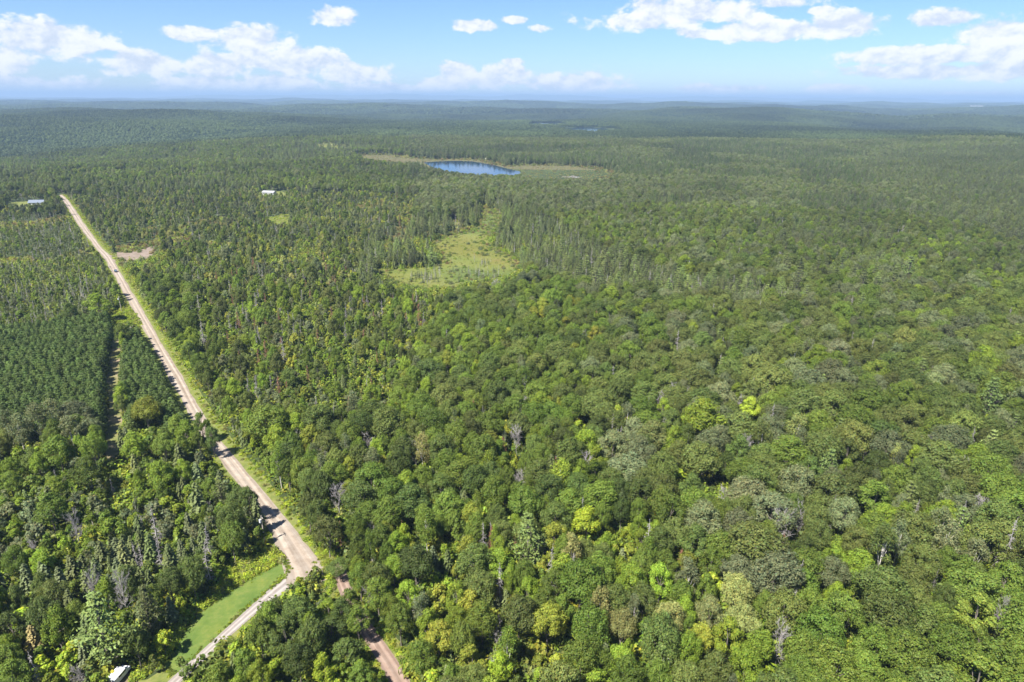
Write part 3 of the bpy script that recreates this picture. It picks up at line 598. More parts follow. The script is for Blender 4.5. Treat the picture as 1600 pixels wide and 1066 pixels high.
def blocks_view(x, y, z, H, R):
    m = np.zeros(np.shape(x), bool)
    for hk, sd in ((0.98, 0), (0.85, -0.5), (0.85, 0.5), (0.65, -0.75), (0.65, 0.75), (0.65, 0), (0.4, 0), (0.4, -0.6), (0.4, 0.6)):
        u, v, zz = proj(x, y, z + H * hk); u = u + sd * R * F / np.maximum(zz, 5)
        for q in KEEP: m |= inpoly(u, v, q)
        hw = 0.36 * np.interp(v, [300, 560, 880], [9, 17, 48])
        dl = seg_dist(u, v, ROADL); hid = ((v > 648) & (v < 694)) | ((v > 758) & (v < 806)); m |= (dl < hw) & ~hid & (v < 915)
    return m

# far blue hills
def hills(name, a0, a1, dist, prof, depth, label):
    n = 160; a = np.linspace(a0, a1, n); H = np.array([prof(t) for t in a]); rows = []
    for k, (dd, s) in enumerate(((0, 0), (0.18, 0.35), (0.4, 0.75), (0.62, 1.0), (0.85, 0.6), (1.0, 0.0))):
        r = dist + depth * dd; jit = (vnoise(a * 400 + k * 31, a * 0 + k * 7.0, 3.0, 5) - 0.5) * 22 * s
        rows.append(np.stack([np.sin(a) * r, np.cos(a) * r, H * s + jit + hgt(np.sin(a) * r, np.cos(a) * r) - 6 * (s == 0)], 1))
    v = np.concatenate(rows); b = np.arange(5)[:, None] * n + np.arange(n - 1)[None]; f = np.stack([b, b + 1, b + n + 1, b + n], -1).reshape(-1, 4)
    link(name, mesh_np(name, v, f[:, ::-1], MAT_GROUND, smooth=True), kind='structure', label=label)
def prof1(a):
    d = math.degrees(a); base = 205 - 1.1 * (d + 5) ** 2 / 25 if d < 0 else 190 - 2.0 * d
    return max(30, base + 24 * math.sin(d * 0.52) + 13 * math.sin(d * 1.37 + 1) + 7 * math.sin(d * 3.1)) * (0.35 + 0.65 * float(ss(np.array(d), -33, -14)))
hills('hills', R_(-50), R_(52), 29000, lambda a: 120 + (prof1(a) - 120) * 1.35, 9000, 'low blue ridge along the horizon')

# ------------------------------------------------------------------ palettes and stands
FOL = np.array([1.44, 1.36, 1.12])
PAL = dict(bright=(0.122, 0.178, 0.022), lime=(0.185, 0.25, 0.028), mid=(0.085, 0.128, 0.022), dark=(0.068, 0.10, 0.026), olive=(0.086, 0.113, 0.031), khaki=(0.16, 0.178, 0.068),
           grey=(0.10, 0.124, 0.066), yellow=(0.245, 0.315, 0.03), yelgreen=(0.165, 0.195, 0.03), spruce=(0.078, 0.10, 0.042), blue=(0.082, 0.105, 0.058), pine=(0.105, 0.145, 0.05),
           redpine=(0.055, 0.088, 0.024), brown=(0.125, 0.105, 0.055), none=(1, 1, 1))
# stand: list of (weight, kind, palettes, Rmin, Rmax)
STANDS = {
 'plantation': [(1, 'rpine', ('redpine',), 1.75, 1.95)],
 'saplings': [(5, 'thin', ('grey', 'grey', 'olive', 'mid'), 1.3, 2.1), (2, 'larch', ('spruce', 'grey'), 1.0, 1.6), (1, 'young', ('mid', 'bright'), 1.6, 2.6), (1, 'snag', ('none',), 0.8, 1.2)],
 'regrowth': [(5, 'young', ('mid', 'mid', 'bright', 'grey', 'bright'), 1.7, 2.9), (1.4, 'thin', ('grey', 'mid', 'bright'), 1.4, 2.2), (0.6, 'spruce', ('spruce', 'blue'), 1.8, 2.6), (0.5, 'maple', ('mid', 'bright'), 2.4, 3.4), (.08, 'dead', ('none',), 1.4, 2.2)],
 'left': [(3, 'maple', ('mid', 'dark', 'bright', 'mid'), 2.4, 4.2), (2, 'oak', ('dark', 'mid', 'olive', 'mid'), 2.8, 4.4), (3, 'young', ('bright', 'mid', 'lime'), 1.8, 2.8), (1.5, 'spruce', ('spruce', 'blue'), 2.0, 3.0), (.05, 'dead', ('none',), 2, 3)],
 'spruces': [(5, 'spruce', ('spruce', 'spruce', 'blue'), 2.1, 3.0), (1, 'young', ('mid', 'dark'), 1.8, 2.6), (.2, 'snag', ('none',), 1.2, 1.8)],
 'scrub': [(4, 'young', ('bright', 'mid', 'yelgreen', 'grey', 'olive'), 1.6, 2.8), (2, 'thin', ('grey', 'mid', 'bright'), 1.3, 2.2), (1.0, 'spruce', ('spruce',), 1.3, 2.0), (1.0, 'maple', ('mid', 'bright', 'olive'), 2.2, 3.4), (0.16, 'snag', ('none',), 1.0, 1.6), (.12, 'rust', ('none',), 1, 1.6)],
 'scrubdark': [(2.5, 'thin', ('grey', 'khaki', 'olive', 'mid'), 1.5, 2.4), (1.3, 'spruce', ('spruce', 'spruce', 'blue'), 1.5, 2.3), (5, 'young', ('mid', 'grey', 'bright', 'olive', 'khaki', 'yelgreen'), 1.7, 2.9), (0.4, 'larch', ('spruce', 'mid'), 1.1, 1.6), (1.2, 'maple', ('grey', 'olive', 'mid'), 2.2, 3.2), (0.2, 'snag', ('none',), 1, 1.5), (.1, 'rust', ('none',), 1, 1.6)],
 'boreal': [(4, 'spruce', ('spruce', 'spruce', 'blue'), 1.7, 2.6), (1.2, 'larch', ('spruce', 'grey'), 1.1, 1.7), (1.6, 'wpine', ('pine', 'spruce'), 2.4, 3.6), (1.0, 'thin', ('grey', 'olive'), 1.6, 2.4), (0.4, 'snag', ('none',), 1.0, 1.5)],
 'hardwood': [(5, 'oak', ('olive', 'olive', 'mid', 'dark', 'grey'), 3.2, 5.4), (4, 'maple', ('mid', 'olive', 'dark', 'bright'), 2.6, 4.2), (1.3, 'young', ('bright', 'mid', 'lime'), 1.9, 2.8), (0.8, 'aspen', ('grey', 'olive'), 2.4, 3.6), (.12, 'dead', ('none',), 2, 3.2), (.10, 'snag', ('none',), 1.2, 1.8), (0.25, 'wpine', ('pine',), 2.5, 3.6)],
 'mixed': [(3, 'maple', ('bright', 'mid', 'bright', 'yelgreen'), 2.4, 3.8), (2.8, 'oak', ('dark', 'mid', 'olive', 'mid'), 2.8, 5.2), (2.6, 'young', ('bright', 'lime', 'mid', 'yelgreen'), 1.8, 2.9), (0.9, 'aspen', ('grey', 'mid', 'bright'), 2.2, 3.4), (0.55, 'spruce', ('spruce', 'blue'), 1.6, 2.4), (0.06, 'snag', ('none',), 1.2, 1.9), (.08, 'dead', ('none',), 1.8, 3.0), (.05, 'rust', ('none',), 1.2, 1.7)],
 'mapledeep': [(4, 'maple', ('mid', 'mid', 'dark'), 3.2, 4.8), (3, 'oak', ('mid', 'olive', 'mid'), 3.6, 5.6), (0.6, 'young', ('bright',), 2, 2.8)],
 'pines': [(2.2, 'wpine', ('pine', 'spruce', 'spruce'), 2.2, 4.0), (1, 'spruce', ('spruce',), 1.6, 2.5), (3.5, 'oak', ('olive', 'mid', 'grey'), 2.8, 4.8), (1.5, 'maple', ('mid', 'olive'), 2.4, 3.8)],
 'darkpines': [(4, 'wpine', ('spruce', 'blue', 'spruce'), 2.4, 3.8), (2, 'spruce', ('spruce', 'blue'), 1.7, 2.6), (1.5, 'oak', ('grey', 'dark', 'olive'), 2.8, 4.4)],
 'farhard': [(5, 'oak', ('grey', 'olive', 'grey', 'dark', 'grey'), 3.2, 5.4), (3, 'maple', ('grey', 'olive', 'dark'), 2.6, 4.2), (0.7, 'aspen', ('grey',), 2.4, 3.6), (0.8, 'wpine', ('spruce', 'blue'), 2.5, 3.6)],
 'farcon': [(3, 'spruce', ('spruce', 'blue'), 1.8, 2.8), (2.5, 'wpine', ('spruce', 'blue', 'redpine'), 2.4, 3.8), (1, 'thin', ('grey', 'dark'), 1.6, 2.4), (0.8, 'oak', ('dark', 'grey'), 2.6, 4.0)],
 'verge': [(1, 'young', ('bright',), 1.5, 2.2)]}
REG = [('mapledeep', [(1190, 960), (1330, 930), (1420, 970), (1560, 930), (1800, 900), (1800, 1300), (1180, 1300)]),
       ('plantation', [(-200, 512), (60, 496), (183, 476), (181, 640), (150, 652), (100, 650), (40, 662), (-200, 690)]), ('plantation', [(191, 512), (226, 500), (258, 556), (300, 632), (268, 656), (190, 664)]),
       ('saplings', [(-200, 322), (60, 330), (105, 325), (150, 395), (185, 470), (60, 498), (-200, 515)]), ('regrowth', [(-200, 720), (160, 700), (425, 690), (435, 830), (350, 800), (230, 812), (150, 850), (-200, 890)]),
       ('spruces', [(165, 815), (330, 812), (345, 860), (300, 890), (150, 900), (-100, 905), (-100, 880), (100, 868)]), ('left', [(-300, 640), (330, 640), (460, 800), (460, 860), (440, 890), (560, 900), (560, 1200), (-300, 1200)]),
       ('boreal', [(575, 352), (700, 335), (745, 320), (752, 300), (800, 315), (850, 330), (930, 380), (1010, 405), (1060, 422), (960, 440), (820, 420), (780, 395), (768, 360), (735, 360), (690, 400), (685, 420), (560, 425)]),
       ('boreal', [(830, 420), (980, 412), (1090, 425), (1250, 445), (1240, 468), (1000, 455), (880, 440)]), ('pines', [(1130, 425), (1400, 400), (1430, 440), (1390, 475), (1200, 480), (1120, 455)]), ('pines', [(1180, 352), (1390, 348), (1400, 385), (1250, 398), (1185, 380)]),
       ('darkpines', [(1330, 262), (1420, 235), (1750, 225), (1750, 372), (1570, 378), (1500, 345), (1430, 305)]),
       ('scrub', [(300, 430), (620, 440), (700, 470), (640, 560), (600, 640), (340, 650), (300, 560)]), ('scrubdark', [(100, 300), (420, 290), (660, 300), (640, 350), (570, 360), (560, 430), (620, 440), (300, 440), (210, 430), (170, 400)]),
       ('hardwood', [(830, 345), (1000, 320), (1420, 335), (1700, 385), (1700, 900), (1190, 930), (1000, 780), (900, 620), (960, 470), (1060, 425), (1010, 405), (930, 380)]),
       
       ('mixed', [(320, 600), (620, 600), (700, 470), (860, 440), (960, 470), (900, 620), (1000, 780), (1100, 830), (1230, 760), (1330, 760), (1360, 840), (1240, 900), (1180, 1300), (560, 1300), (560, 900), (480, 850), (400, 740)])]
def stand_of(u, v, x, y):
    s = np.full(u.shape, -1)
    for k, (nm, poly) in enumerate(REG): s = np.where((s < 0) & inpoly(u, v, poly), k, s)
    names = np.empty(u.shape, object)
    d = np.hypot(x, y); n = vnoise(x, y, 150, 3) * 0.55 + vnoise(x, y, 60, 4) * 0.45
    con = n + 0.10 * (vnoise(x, y, 420, 9) - .5) + np.where(u < 700, 0.05, -0.06)
    fc_ = vnoise(x, y, 260, 13) * 0.6 + vnoise(x, y, 90, 14) * 0.4 + np.where(u > 1250, 0.08, -0.035)
    for i in range(len(u)):
        if s[i] >= 0: names[i] = REG[s[i]][0]
        elif u[i] < 320 and v[i] > 430: names[i] = 'left'
        elif v[i] < 345 and u[i] > 640: names[i] = 'farcon' if fc_[i] > 0.52 else 'farhard'
        elif con[i] > (0.66 if u[i] < 700 else 0.60): names[i] = 'boreal'
        elif con[i] > 0.53 : names[i] = 'pines'
        elif v[i] < 330 and con[i] > 0.44: names[i] = 'scrubdark'
        else: names[i] = 'hardwood'
    return names
_norm = {}
def pick(stand):
    L = STANDS[stand]
    if stand not in _norm: w = np.array([a[0] for a in L], float); _norm[stand] = np.cumsum(w / w.sum())
    k = min(int(np.searchsorted(_norm[stand], rng.random())), len(L) - 1); _, kind, pals, r0, r1 = L[k]
    return kind, pals[rng.integers(len(pals))], rng.uniform(r0, r1)
def tint_of(pal, v=0.18):
    c = np.array(PAL[pal]) * (1.0 if pal == 'none' else FOL); return c * (1 + rng.normal() * v) * (1 + rng.normal(size=3) * 0.028)

SHD = np.array([-math.sin(SUN_AZ), -math.cos(SUN_AZ)]) / math.tan(SUN_EL)
LITROAD = (ROAD[:, :2] + np.array([1.6, 1.0])).tolist()[::3]; LITLANE = LANE[:, :2].tolist()[::3]; LITTRACK = TRACK[:, :2].tolist()[::3]; LITWEED = (LANE[6:-14, :2] + np.array([-6.5, 4.4])).tolist()[::3]; LITLAWN = (LANE[4:-10, :2] + np.array([-3.2, 2.2])).tolist()[::3]; LITPATH = PATH[:, :2].tolist()[::3]
def shades_road(x, y, H, R):
    """trees whose shadow would lie across the sunlit road, lane, lawn or track."""
    m = np.zeros(np.shape(x), bool)
    for hk in (0.45, 0.7, 0.9):
        a, b = x + SHD[0] * H * hk, y + SHD[1] * H * hk; w = R * (0.75 if hk < 0.8 else 0.45)
        m |= (seg_dist(a, b, LITROAD) < 1.0 + w * 0.8) | (seg_dist(a, b, LITLANE) < 0.8 + w) | (seg_dist(a, b, LITTRACK) < 0.8 + w) | (seg_dist(a, b, LITLAWN) < 1.0 + w) | (seg_dist(a, b, LITWEED) < 0.5 + w)
    return m

# ------------------------------------------------------------------ trees set where the photograph shows them: (x, y of the crown's middle, crown width, kind, colour, landmark words)
HAND = [
 (314, 664, 30, 'maple', 'mid', ''), (331, 686, 30, 'maple', 'dark', ''), (388, 783, 34, 'maple', 'dark', ''),
 (229, 645, 52, 'oak', 'yelgreen', 'big pale yellow green tree above the pine plantation corner'), (33, 680, 40, 'aspen', 'grey', 'grey green poplar with bare white trunk'), (58, 662, 40, 'aspen', 'grey', ''), (85, 655, 44, 'aspen', 'grey', ''), (118, 650, 50, 'oak', 'grey', ''),
 (112, 680, 44, 'aspen', 'grey', ''), (140, 675, 42, 'oak', 'grey', ''), (15, 670, 36, 'aspen', 'grey', ''), (92, 707, 52, 'maple', 'mid', ''), (137, 740, 48, 'maple', 'mid', 'dense round maple left of the weedy clearing'), (150, 695, 30, 'maple', 'bright', ''), (50, 720, 32, 'maple', 'dark', ''),
 (89, 752, 10, 'snag', 'none', 'short white dead spar'), (122, 841, 26, 'dead', 'none', 'pale bare dead crown among the young trees'), (220, 850, 26, 'spruce', 'spruce', ''), (195, 855, 24, 'spruce', 'spruce', ''), (175, 855, 22, 'spruce', 'spruce', ''), (295, 822, 25, 'spruce', 'blue', 'bluish spruce'), (318, 838, 28, 'spruce', 'spruce', ''),
 (265, 870, 24, 'spruce', 'spruce', ''), (220, 745, 18, 'spruce', 'spruce', ''), (345, 772, 26, 'wpine', 'spruce', 'ragged pine with a bare lower trunk'), (402, 806, 32, 'spruce', 'spruce', 'big dark spruce leaning over the gravel road'), (250, 745, 46, 'maple', 'bright', ''), (233, 722, 18, 'young', 'lime', ''), (275, 805, 26, 'young', 'lime', ''),
 (362, 842, 48, 'oak', 'mid', ''), (372, 778, 40, 'oak', 'dark', ''), (175, 762, 7, 'snag', 'none', 'thin pale stub in the weedy clearing'),
 (197, 946, 36, 'dead', 'none', 'big silvery dead tree'), (150, 933, 30, 'dead', 'none', 'pinkish grey dead tree'), (161, 989, 78, 'wpine', 'pine', 'broad white pine'), (91, 981, 56, 'maple', 'bright', 'bright green maple left of the white pine'), (54, 1006, 36, 'spruce', 'brown', 'browning old spruce'), (107, 1054, 34, 'young', 'lime', 'lime green young tree'),
 (54, 1052, 22, 'snag', 'none', ''), (113, 893, 30, 'spruce', 'spruce', ''), (43, 909, 34, 'spruce', 'blue', ''), (131, 888, 26, 'spruce', 'spruce', ''), (300, 899, 50, 'oak', 'dark', 'dark round tree at the edge of the weedy bank'), (268, 914, 46, 'oak', 'dark', ''), (201, 910, 44, 'maple', 'dark', ''), (231, 959, 48, 'wpine', 'spruce', 'grey green pine above the weedy bank'),
 (212, 1006, 42, 'maple', 'dark', ''), (19, 984, 46, 'maple', 'dark', ''), (16, 1035, 46, 'maple', 'mid', ''), (27, 941, 40, 'maple', 'dark', ''), (284, 1042, 30, 'young', 'dark', 'small dark tree on the lawn tip'),
 (429, 943, 56, 'oak', 'dark', ''), (466, 962, 58, 'oak', 'dark', ''), (445, 995, 58, 'maple', 'dark', ''), (520, 968, 54, 'maple', 'dark', ''), (512, 940, 40, 'maple', 'bright', ''), (469, 912, 18, 'young', 'yelgreen', 'small yellow green sapling in front of the junction'), (488, 1000, 58, 'oak', 'dark', ''), (466, 1035, 56, 'oak', 'dark', ''),
 (407, 992, 46, 'maple', 'mid', ''), (431, 1048, 36, 'young', 'lime', ''), (506, 1048, 42, 'maple', 'lime', 'bright lime tree left of the dirt track'), (541, 1003, 54, 'maple', 'dark', ''), (563, 1052, 44, 'maple', 'mid', ''), (548, 948, 42, 'maple', 'mid', ''), (560, 972, 38, 'maple', 'mid', ''), (535, 962, 40, 'maple', 'dark', ''), (345, 1062, 44, 'maple', 'mid', ''), (382, 1042, 44, 'maple', 'mid', ''), (405, 1060, 40, 'maple', 'bright', ''),
 (562, 905, 40, 'maple', 'mid', ''), (590, 930, 48, 'maple', 'mid', ''), (595, 844, 44, 'maple', 'mid', ''), (529, 791, 32, 'dead', 'none', 'bare grey dead tree'), (512, 834, 50, 'oak', 'olive', ''), (482, 796, 42, 'oak', 'olive', ''), (560, 860, 44, 'maple', 'mid', ''), (530, 860, 40, 'oak', 'dark', ''),
 (825, 850, 54, 'wpine', 'pine', 'tall pale white pine'), (667, 832, 42, 'aspen', 'mid', 'aspen with two white trunks'), (602, 837, 30, 'maple', 'yelgreen', ''), (632, 840, 30, 'maple', 'lime', ''), (700, 882, 28, 'spruce', 'spruce', 'dense grey green spruce'), (725, 855, 22, 'spruce', 'spruce', ''), (782, 917, 22, 'snag', 'none', 'tall grey dead spruce'),
 (650, 960, 17, 'snag', 'none', 'narrow dead spruce'), (655, 935, 12, 'snag', 'none', ''), (755, 847, 18, 'snag', 'none', ''), (857, 975, 62, 'oak', 'yelgreen', 'wide yellowish tree with a black gap on its left'), (825, 930, 46, 'maple', 'bright', ''), (737, 950, 44, 'maple', 'yelgreen', ''), (715, 972, 40, 'maple', 'bright', ''), (625, 970, 46, 'maple', 'mid', ''), (670, 980, 42, 'maple', 'bright', ''),
 (820, 1037, 30, 'dead', 'none', 'leaning bare birch'), (895, 868, 42, 'aspen', 'khaki', ''), (917, 818, 48, 'maple', 'yellow', 'bright yellow maple'), (735, 1037, 50, 'maple', 'yelgreen', ''), (780, 1047, 46, 'maple', 'lime', ''), (657, 1030, 50, 'maple', 'mid', ''), (977, 838, 18, 'young', 'yellow', 'small yellow tree'),
 (985, 632, 10, 'snag', 'none', 'white birch spar'), (957, 672, 14, 'snag', 'none', ''), (807, 697, 26, 'dead', 'none', 'pale bare tree'), (902, 712, 10, 'rust', 'none', 'brown dead stub'), (660, 705, 32, 'aspen', 'khaki', 'pale aspen with a dark gap under it'),
 (1020, 685, 60, 'oak', 'khaki', ''), (1157, 672, 80, 'oak', 'olive', ''), (1095, 722, 84, 'oak', 'olive', 'widest olive crown right of the middle'), (1060, 712, 44, 'oak', 'olive', ''), (940, 630, 46, 'oak', 'olive', ''), (1005, 620, 50, 'oak', 'dark', ''), (1057, 627, 50, 'oak', 'olive', ''), (1098, 630, 58, 'oak', 'dark', ''), (1150, 617, 30, 'maple', 'bright', ''),
 (1172, 640, 32, 'maple', 'lime', 'lime round tree'), (917, 697, 52, 'oak', 'bright', ''), (860, 675, 46, 'oak', 'olive', ''), (1000, 775, 52, 'maple', 'dark', ''), (1080, 765, 46, 'maple', 'dark', ''), (860, 770, 60, 'oak', 'dark', ''), (905, 765, 50, 'oak', 'dark', ''), (842, 745, 52, 'oak', 'olive', ''), (845, 635, 42, 'maple', 'bright', ''),
 (1150, 928, 60, 'oak', 'khaki', 'giant khaki crowned tree'), (1108, 962, 54, 'oak', 'khaki', ''), (1160, 975, 56, 'oak', 'khaki', ''), (937, 955, 42, 'aspen', 'khaki', ''), (972, 982, 52, 'oak', 'khaki', ''), (1047, 972, 60, 'oak', 'khaki', ''), (1005, 940, 46, 'oak', 'olive', ''), (1025, 920, 24, 'young', 'yellow', 'yellow tipped tree'), (960, 862, 22, 'young', 'yelgreen', ''),
 (1110, 1047, 26, 'young', 'lime', ''), (1165, 1045, 60, 'maple', 'bright', ''), (1225, 962, 76, 'oak', 'olive', ''), (1247, 830, 24, 'dead', 'none', ''), (1222, 852, 12, 'rust', 'none', 'rusty red dead spruce'), (1255, 862, 42, 'maple', 'dark', ''), (1277, 818, 56, 'oak', 'olive', ''), (1112, 882, 46, 'maple', 'mid', ''), (1075, 907, 42, 'aspen', 'grey', ''), (1067, 935, 46, 'maple', 'mid', ''),
 (1505, 670, 76, 'oak', 'olive', ''), (1335, 687, 76, 'oak', 'olive', ''), (1365, 665, 36, 'oak', 'olive', ''), (1245, 677, 46, 'aspen', 'khaki', ''), (1412, 662, 54, 'oak', 'olive', ''), (1547, 625, 38, 'wpine', 'pine', 'pale whorled pine'), (1400, 722, 30, 'aspen', 'khaki', ''), (1349, 716, 18, 'dead', 'none', 'white branching dead tree'), (1266, 707, 10, 'snag', 'none', ''),
 (1252, 729, 10, 'snag', 'none', ''), (1404, 766, 11, 'rust', 'none', 'brown dead spruce'), (1308, 830, 18, 'dead', 'none', 'grey dead tree between two olive crowns'), (1547, 740, 86, 'oak', 'mid', ''), (1492, 775, 50, 'oak', 'dark', ''), (1365, 782, 72, 'maple', 'mid', ''), (1320, 807, 60, 'oak', 'grey', ''), (1470, 720, 76, 'oak', 'olive', ''), (1560, 815, 78, 'oak', 'dark', ''),
 (1465, 825, 42, 'aspen', 'grey', ''), (1475, 805, 40, 'maple', 'bright', ''), (1430, 740, 42, 'maple', 'dark', ''), (1340, 887, 54, 'maple', 'bright', ''), (1440, 880, 60, 'oak', 'olive', ''), (1425, 917, 64, 'oak', 'olive', ''), (1505, 900, 58, 'maple', 'mid', ''), (1572, 910, 60, 'maple', 'mid', ''), (1522, 875, 40, 'aspen', 'grey', ''), (1340, 850, 48, 'oak', 'olive', ''),
 (1380, 857, 42, 'aspen', 'grey', ''), (1475, 852, 48, 'aspen', 'grey', ''), (1257, 920, 50, 'maple', 'mid', ''), (1305, 935, 40, 'maple', 'lime', ''), (1385, 962, 84, 'oak', 'olive', ''), (1460, 972, 58, 'oak', 'mid', ''), (1282, 995, 84, 'oak', 'mid', ''), (1525, 960, 62, 'maple', 'mid', ''), (1582, 955, 58, 'maple', 'mid', ''), (1565, 992, 28, 'dead', 'none', 'white limbed dead birch'),
 (1300, 1045, 84, 'oak', 'mid', ''), (1412, 1025, 90, 'oak', 'mid', ''), (1487, 1012, 76, 'oak', 'mid', ''), (1550, 1038, 78, 'maple', 'mid', ''), (1362, 1012, 66, 'maple', 'mid', ''), (1212, 1028, 34, 'dead', 'none', 'fallen looking grey dead tree')]
def tree_h(kind, R):
    v = VAR[kind][0]
    k = {'oak': 0.42, 'maple': 0.5, 'aspen': 0.45, 'thin': 0.6, 'young': 0.7, 'wpine': 0.7}.get(kind, 0.85)
    return v['H'] * ((1 - k) + k * R / v['R'])
class T: pass
FREE = {(314, 664), (331, 686), (388, 783), (548, 948), (560, 972), (535, 962), (402, 806), (469, 912), (284, 1042), (229, 645), (345, 772), (175, 762)}
trees = []
for (u, v, w, kind, pal, words) in HAND:
    z = 12.0
    for _ in range(3):
        x, y = unproj(u, v, z); x, y = float(x[0]), float(y[0]); dep = (np.array([x, y, z - CAM_H]) @ FW); Rr = w * 0.5 * dep / F
        Rr = min(Rr, {'oak': 7.2, 'maple': 5.6, 'wpine': 5.6, 'aspen': 4.4, 'spruce': 3.0}.get(kind, 9))
        H = tree_h(kind, Rr); z = H * (0.6 if kind in ('oak', 'maple', 'aspen', 'young') else 0.5)
    if kind in ('snag', 'rust') : H = min(H, 15); Rr = max(Rr, 0.9)
    if kind == 'dead': H = max(H, 12.5)
    if (u, v) not in FREE:
        v1 = v
        for _ in range(9):
            if not bool(blocks_view(np.array([x]), np.array([y]), 0.0, H, Rr * 0.8)[0]): break
            if H > 8.5: H *= 0.92
            else: v1 += 5; x, y = (float(q[0]) for q in unproj(u, v1, H * 0.6))
        for _ in range(6):
            if H > 6.5 and bool(shades_road(np.array([x]), np.array([y]), H, Rr)[0]): H *= 0.9
    t = T(); t.x, t.y, t.R, t.H, t.kind, t.pal, t.words, t.hand, t.u0, t.v0, t.w0 = x, y, Rr, H, kind, pal, words, True, u, v, w; trees.append(t)
print('hand trees', len(trees))

# dart throwing fills the near wood between them
NEAR = 520.0
def in_view(u, v, zc_, m=90): return (zc_ > 20) & (u > -m - 60) & (u < 1600 + m) & (v < 1066 + m * 1.6)
cell = 6.0; grid = {}
def put(t): grid.setdefault((int(t.x // cell), int(t.y // cell)), []).append(t)
def clash(x, y, r, k):
    cx, cy_ = int(x // cell), int(y // cell)
    for a in (-2, -1, 0, 1, 2):
        for b in (-2, -1, 0, 1, 2):
            for o in grid.get((cx + a, cy_ + b), ()):
                if (o.x - x) ** 2 + (o.y - y) ** 2 < (k * (o.R + r)) ** 2: return True
    return False
for t in trees: put(t)
n_c = 120000; a = rng.uniform(-0.86, 0.86, n_c); rr = np.sqrt(rng.uniform(60 ** 2, NEAR ** 2, n_c)); cx = np.sin(a) * rr; cyy = np.cos(a) * rr
u, v, zc_ = proj(cx, cyy, 10.0 + 0 * cx); ok = in_view(u, v, zc_) & ~open_ground(cx, cyy, 0.6); cx, cyy, u, v = cx[ok], cyy[ok], u[ok], v[ok]
st = stand_of(u, v, cx, cyy)
order = np.arange(len(cx))
SPEC = [(t.u0, t.v0, t.w0, float(np.array([t.x, t.y, -CAM_H + 8]) @ FW)) for t in trees if t.words or t.kind in ('dead', 'snag', 'rust')]
def hides_special(x, y, H, R):
    m = np.zeros(len(x), bool)
    for (su, sv, sw, sd_) in SPEC:
        for hk in (0.95, 0.7):
            u, v, zz = proj(x, y, H * hk); m |= (zz < sd_ - 2.0) & (np.abs(u - su) < 0.38 * sw + R * F / np.maximum(zz, 5) * 0.75) & (np.abs(v - sv) < 0.5 * sw)
    return m
cands = []
hh = np.zeros(len(cx)); rr_ = np.zeros(len(cx)); pk = []
for i in order:
    kind, pal, Rr = pick(st[i]); Rr = Rr * math.exp(rng.normal() * 0.16) if st[i] != 'plantation' else Rr; pk.append((kind, pal)); rr_[i] = Rr; hh[i] = tree_h(kind, Rr)
sh = shades_road(cx, cyy, hh, rr_)
for i in np.nonzero(sh)[0]:
    pk[i] = ('young', 'mid' if pk[i][1] in ('none', 'redpine') else pk[i][1]); rr_[i] = rng.uniform(1.3, 2.0); hh[i] = tree_h('young', rr_[i])
bad = shades_road(cx, cyy, hh * 0.8, rr_ * 0.7) | blocks_view(cx, cyy, 0 * cx, hh, rr_) | hides_special(cx, cyy, hh, rr_)
ngap = (vnoise(cx, cyy, 24, 78) > 0.70) & np.isin(st.astype(str), ('scrub', 'scrubdark', 'saplings', 'regrowth')); bad |= ngap & (rng.random(len(cx)) < 0.85)
ngx, ngy = cx[ngap], cyy[ngap]
for i in order:
    if not bad[i]: cands.append((rr_[i], i, *pk[i]))
half = len(cands) // 2
cands = sorted(cands[:half], key=lambda c: -c[0] + rng.uniform(0, 3)) + cands[half:]
PACK = {'plantation': 0.53, 'scrub': 0.84, 'saplings': 0.78, 'scrubdark': 0.76}
for Rr, i, kind, pal in cands:
    k = PACK.get(st[i], 0.64)
    if kind in ('snag', 'rust', 'dead'): k *= 0.75
    if clash(cx[i], cyy[i], Rr, k): continue
    if kind in BROAD and Rr > 3.2 and st[i] in ('hardwood', 'mapledeep') : Rr *= 1.08
    t = T(); t.x, t.y, t.R, t.kind, t.pal, t.words, t.hand = float(cx[i]), float(cyy[i]), Rr * (1.18 if kind == 'rpine' else 1), kind, pal, '', False; t.H = tree_h(kind, Rr) * rng.uniform(0.9, 1.1); trees.append(t); put(t)
print('near trees', len(trees))
for t in trees:
    t.z = float(hgt(t.x, t.y)); t.var = int(rng.integers(len(VAR[t.kind]))); t.rot = rng.uniform(0, 6.28); t.ax = rng.uniform(0.86, 1.16); t.tint = tint_of(t.pal) if t.hand else tint_of(t.pal)
    uu, vv, zz = proj(t.x, t.y, t.z + t.H * 0.6); t.u, t.v, t.w = float(uu), float(vv), float(2 * t.R * F / zz)
    t.vis = -20 < t.u < 1620 and -20 < t.v < 1090

# ------------------------------------------------------------------ single trees near the camera: things of their own
NAME = dict(oak='broadleaf_tree', maple='broadleaf_tree', young='broadleaf_tree', thin='broadleaf_tree', aspen='aspen_tree', spruce='spruce_tree', larch='spruce_tree', wpine='pine_tree', rpine='pine_tree', dead='dead_tree', snag='dead_tree', rust='dead_tree')
LIMIT = dict(broadleaf_tree=300, aspen_tree=60, spruce_tree=60, pine_tree=40, dead_tree=60)
pool = {}
for t in trees:
    if t.vis: pool.setdefault(NAME[t.kind], []).append(t)
single = []
for nm, L in pool.items():
    if nm == 'pine_tree': L = [t for t in L if t.kind != 'rpine'] + [t for t in L if t.kind == 'rpine' and t.w > 24][:0]
    L.sort(key=lambda t: -(t.w + (1000 if t.hand else 0))); single += L[:LIMIT[nm]]
ids = set(map(id, single)); mass = [t for t in trees if id(t) not in ids]
KW = dict(oak='broad crowned', maple='full crowned', young='small', thin='slender', aspen='tall', spruce='narrow', larch='thin', wpine='ragged', dead='bare branching', snag='bare upright', rust='brown needled')
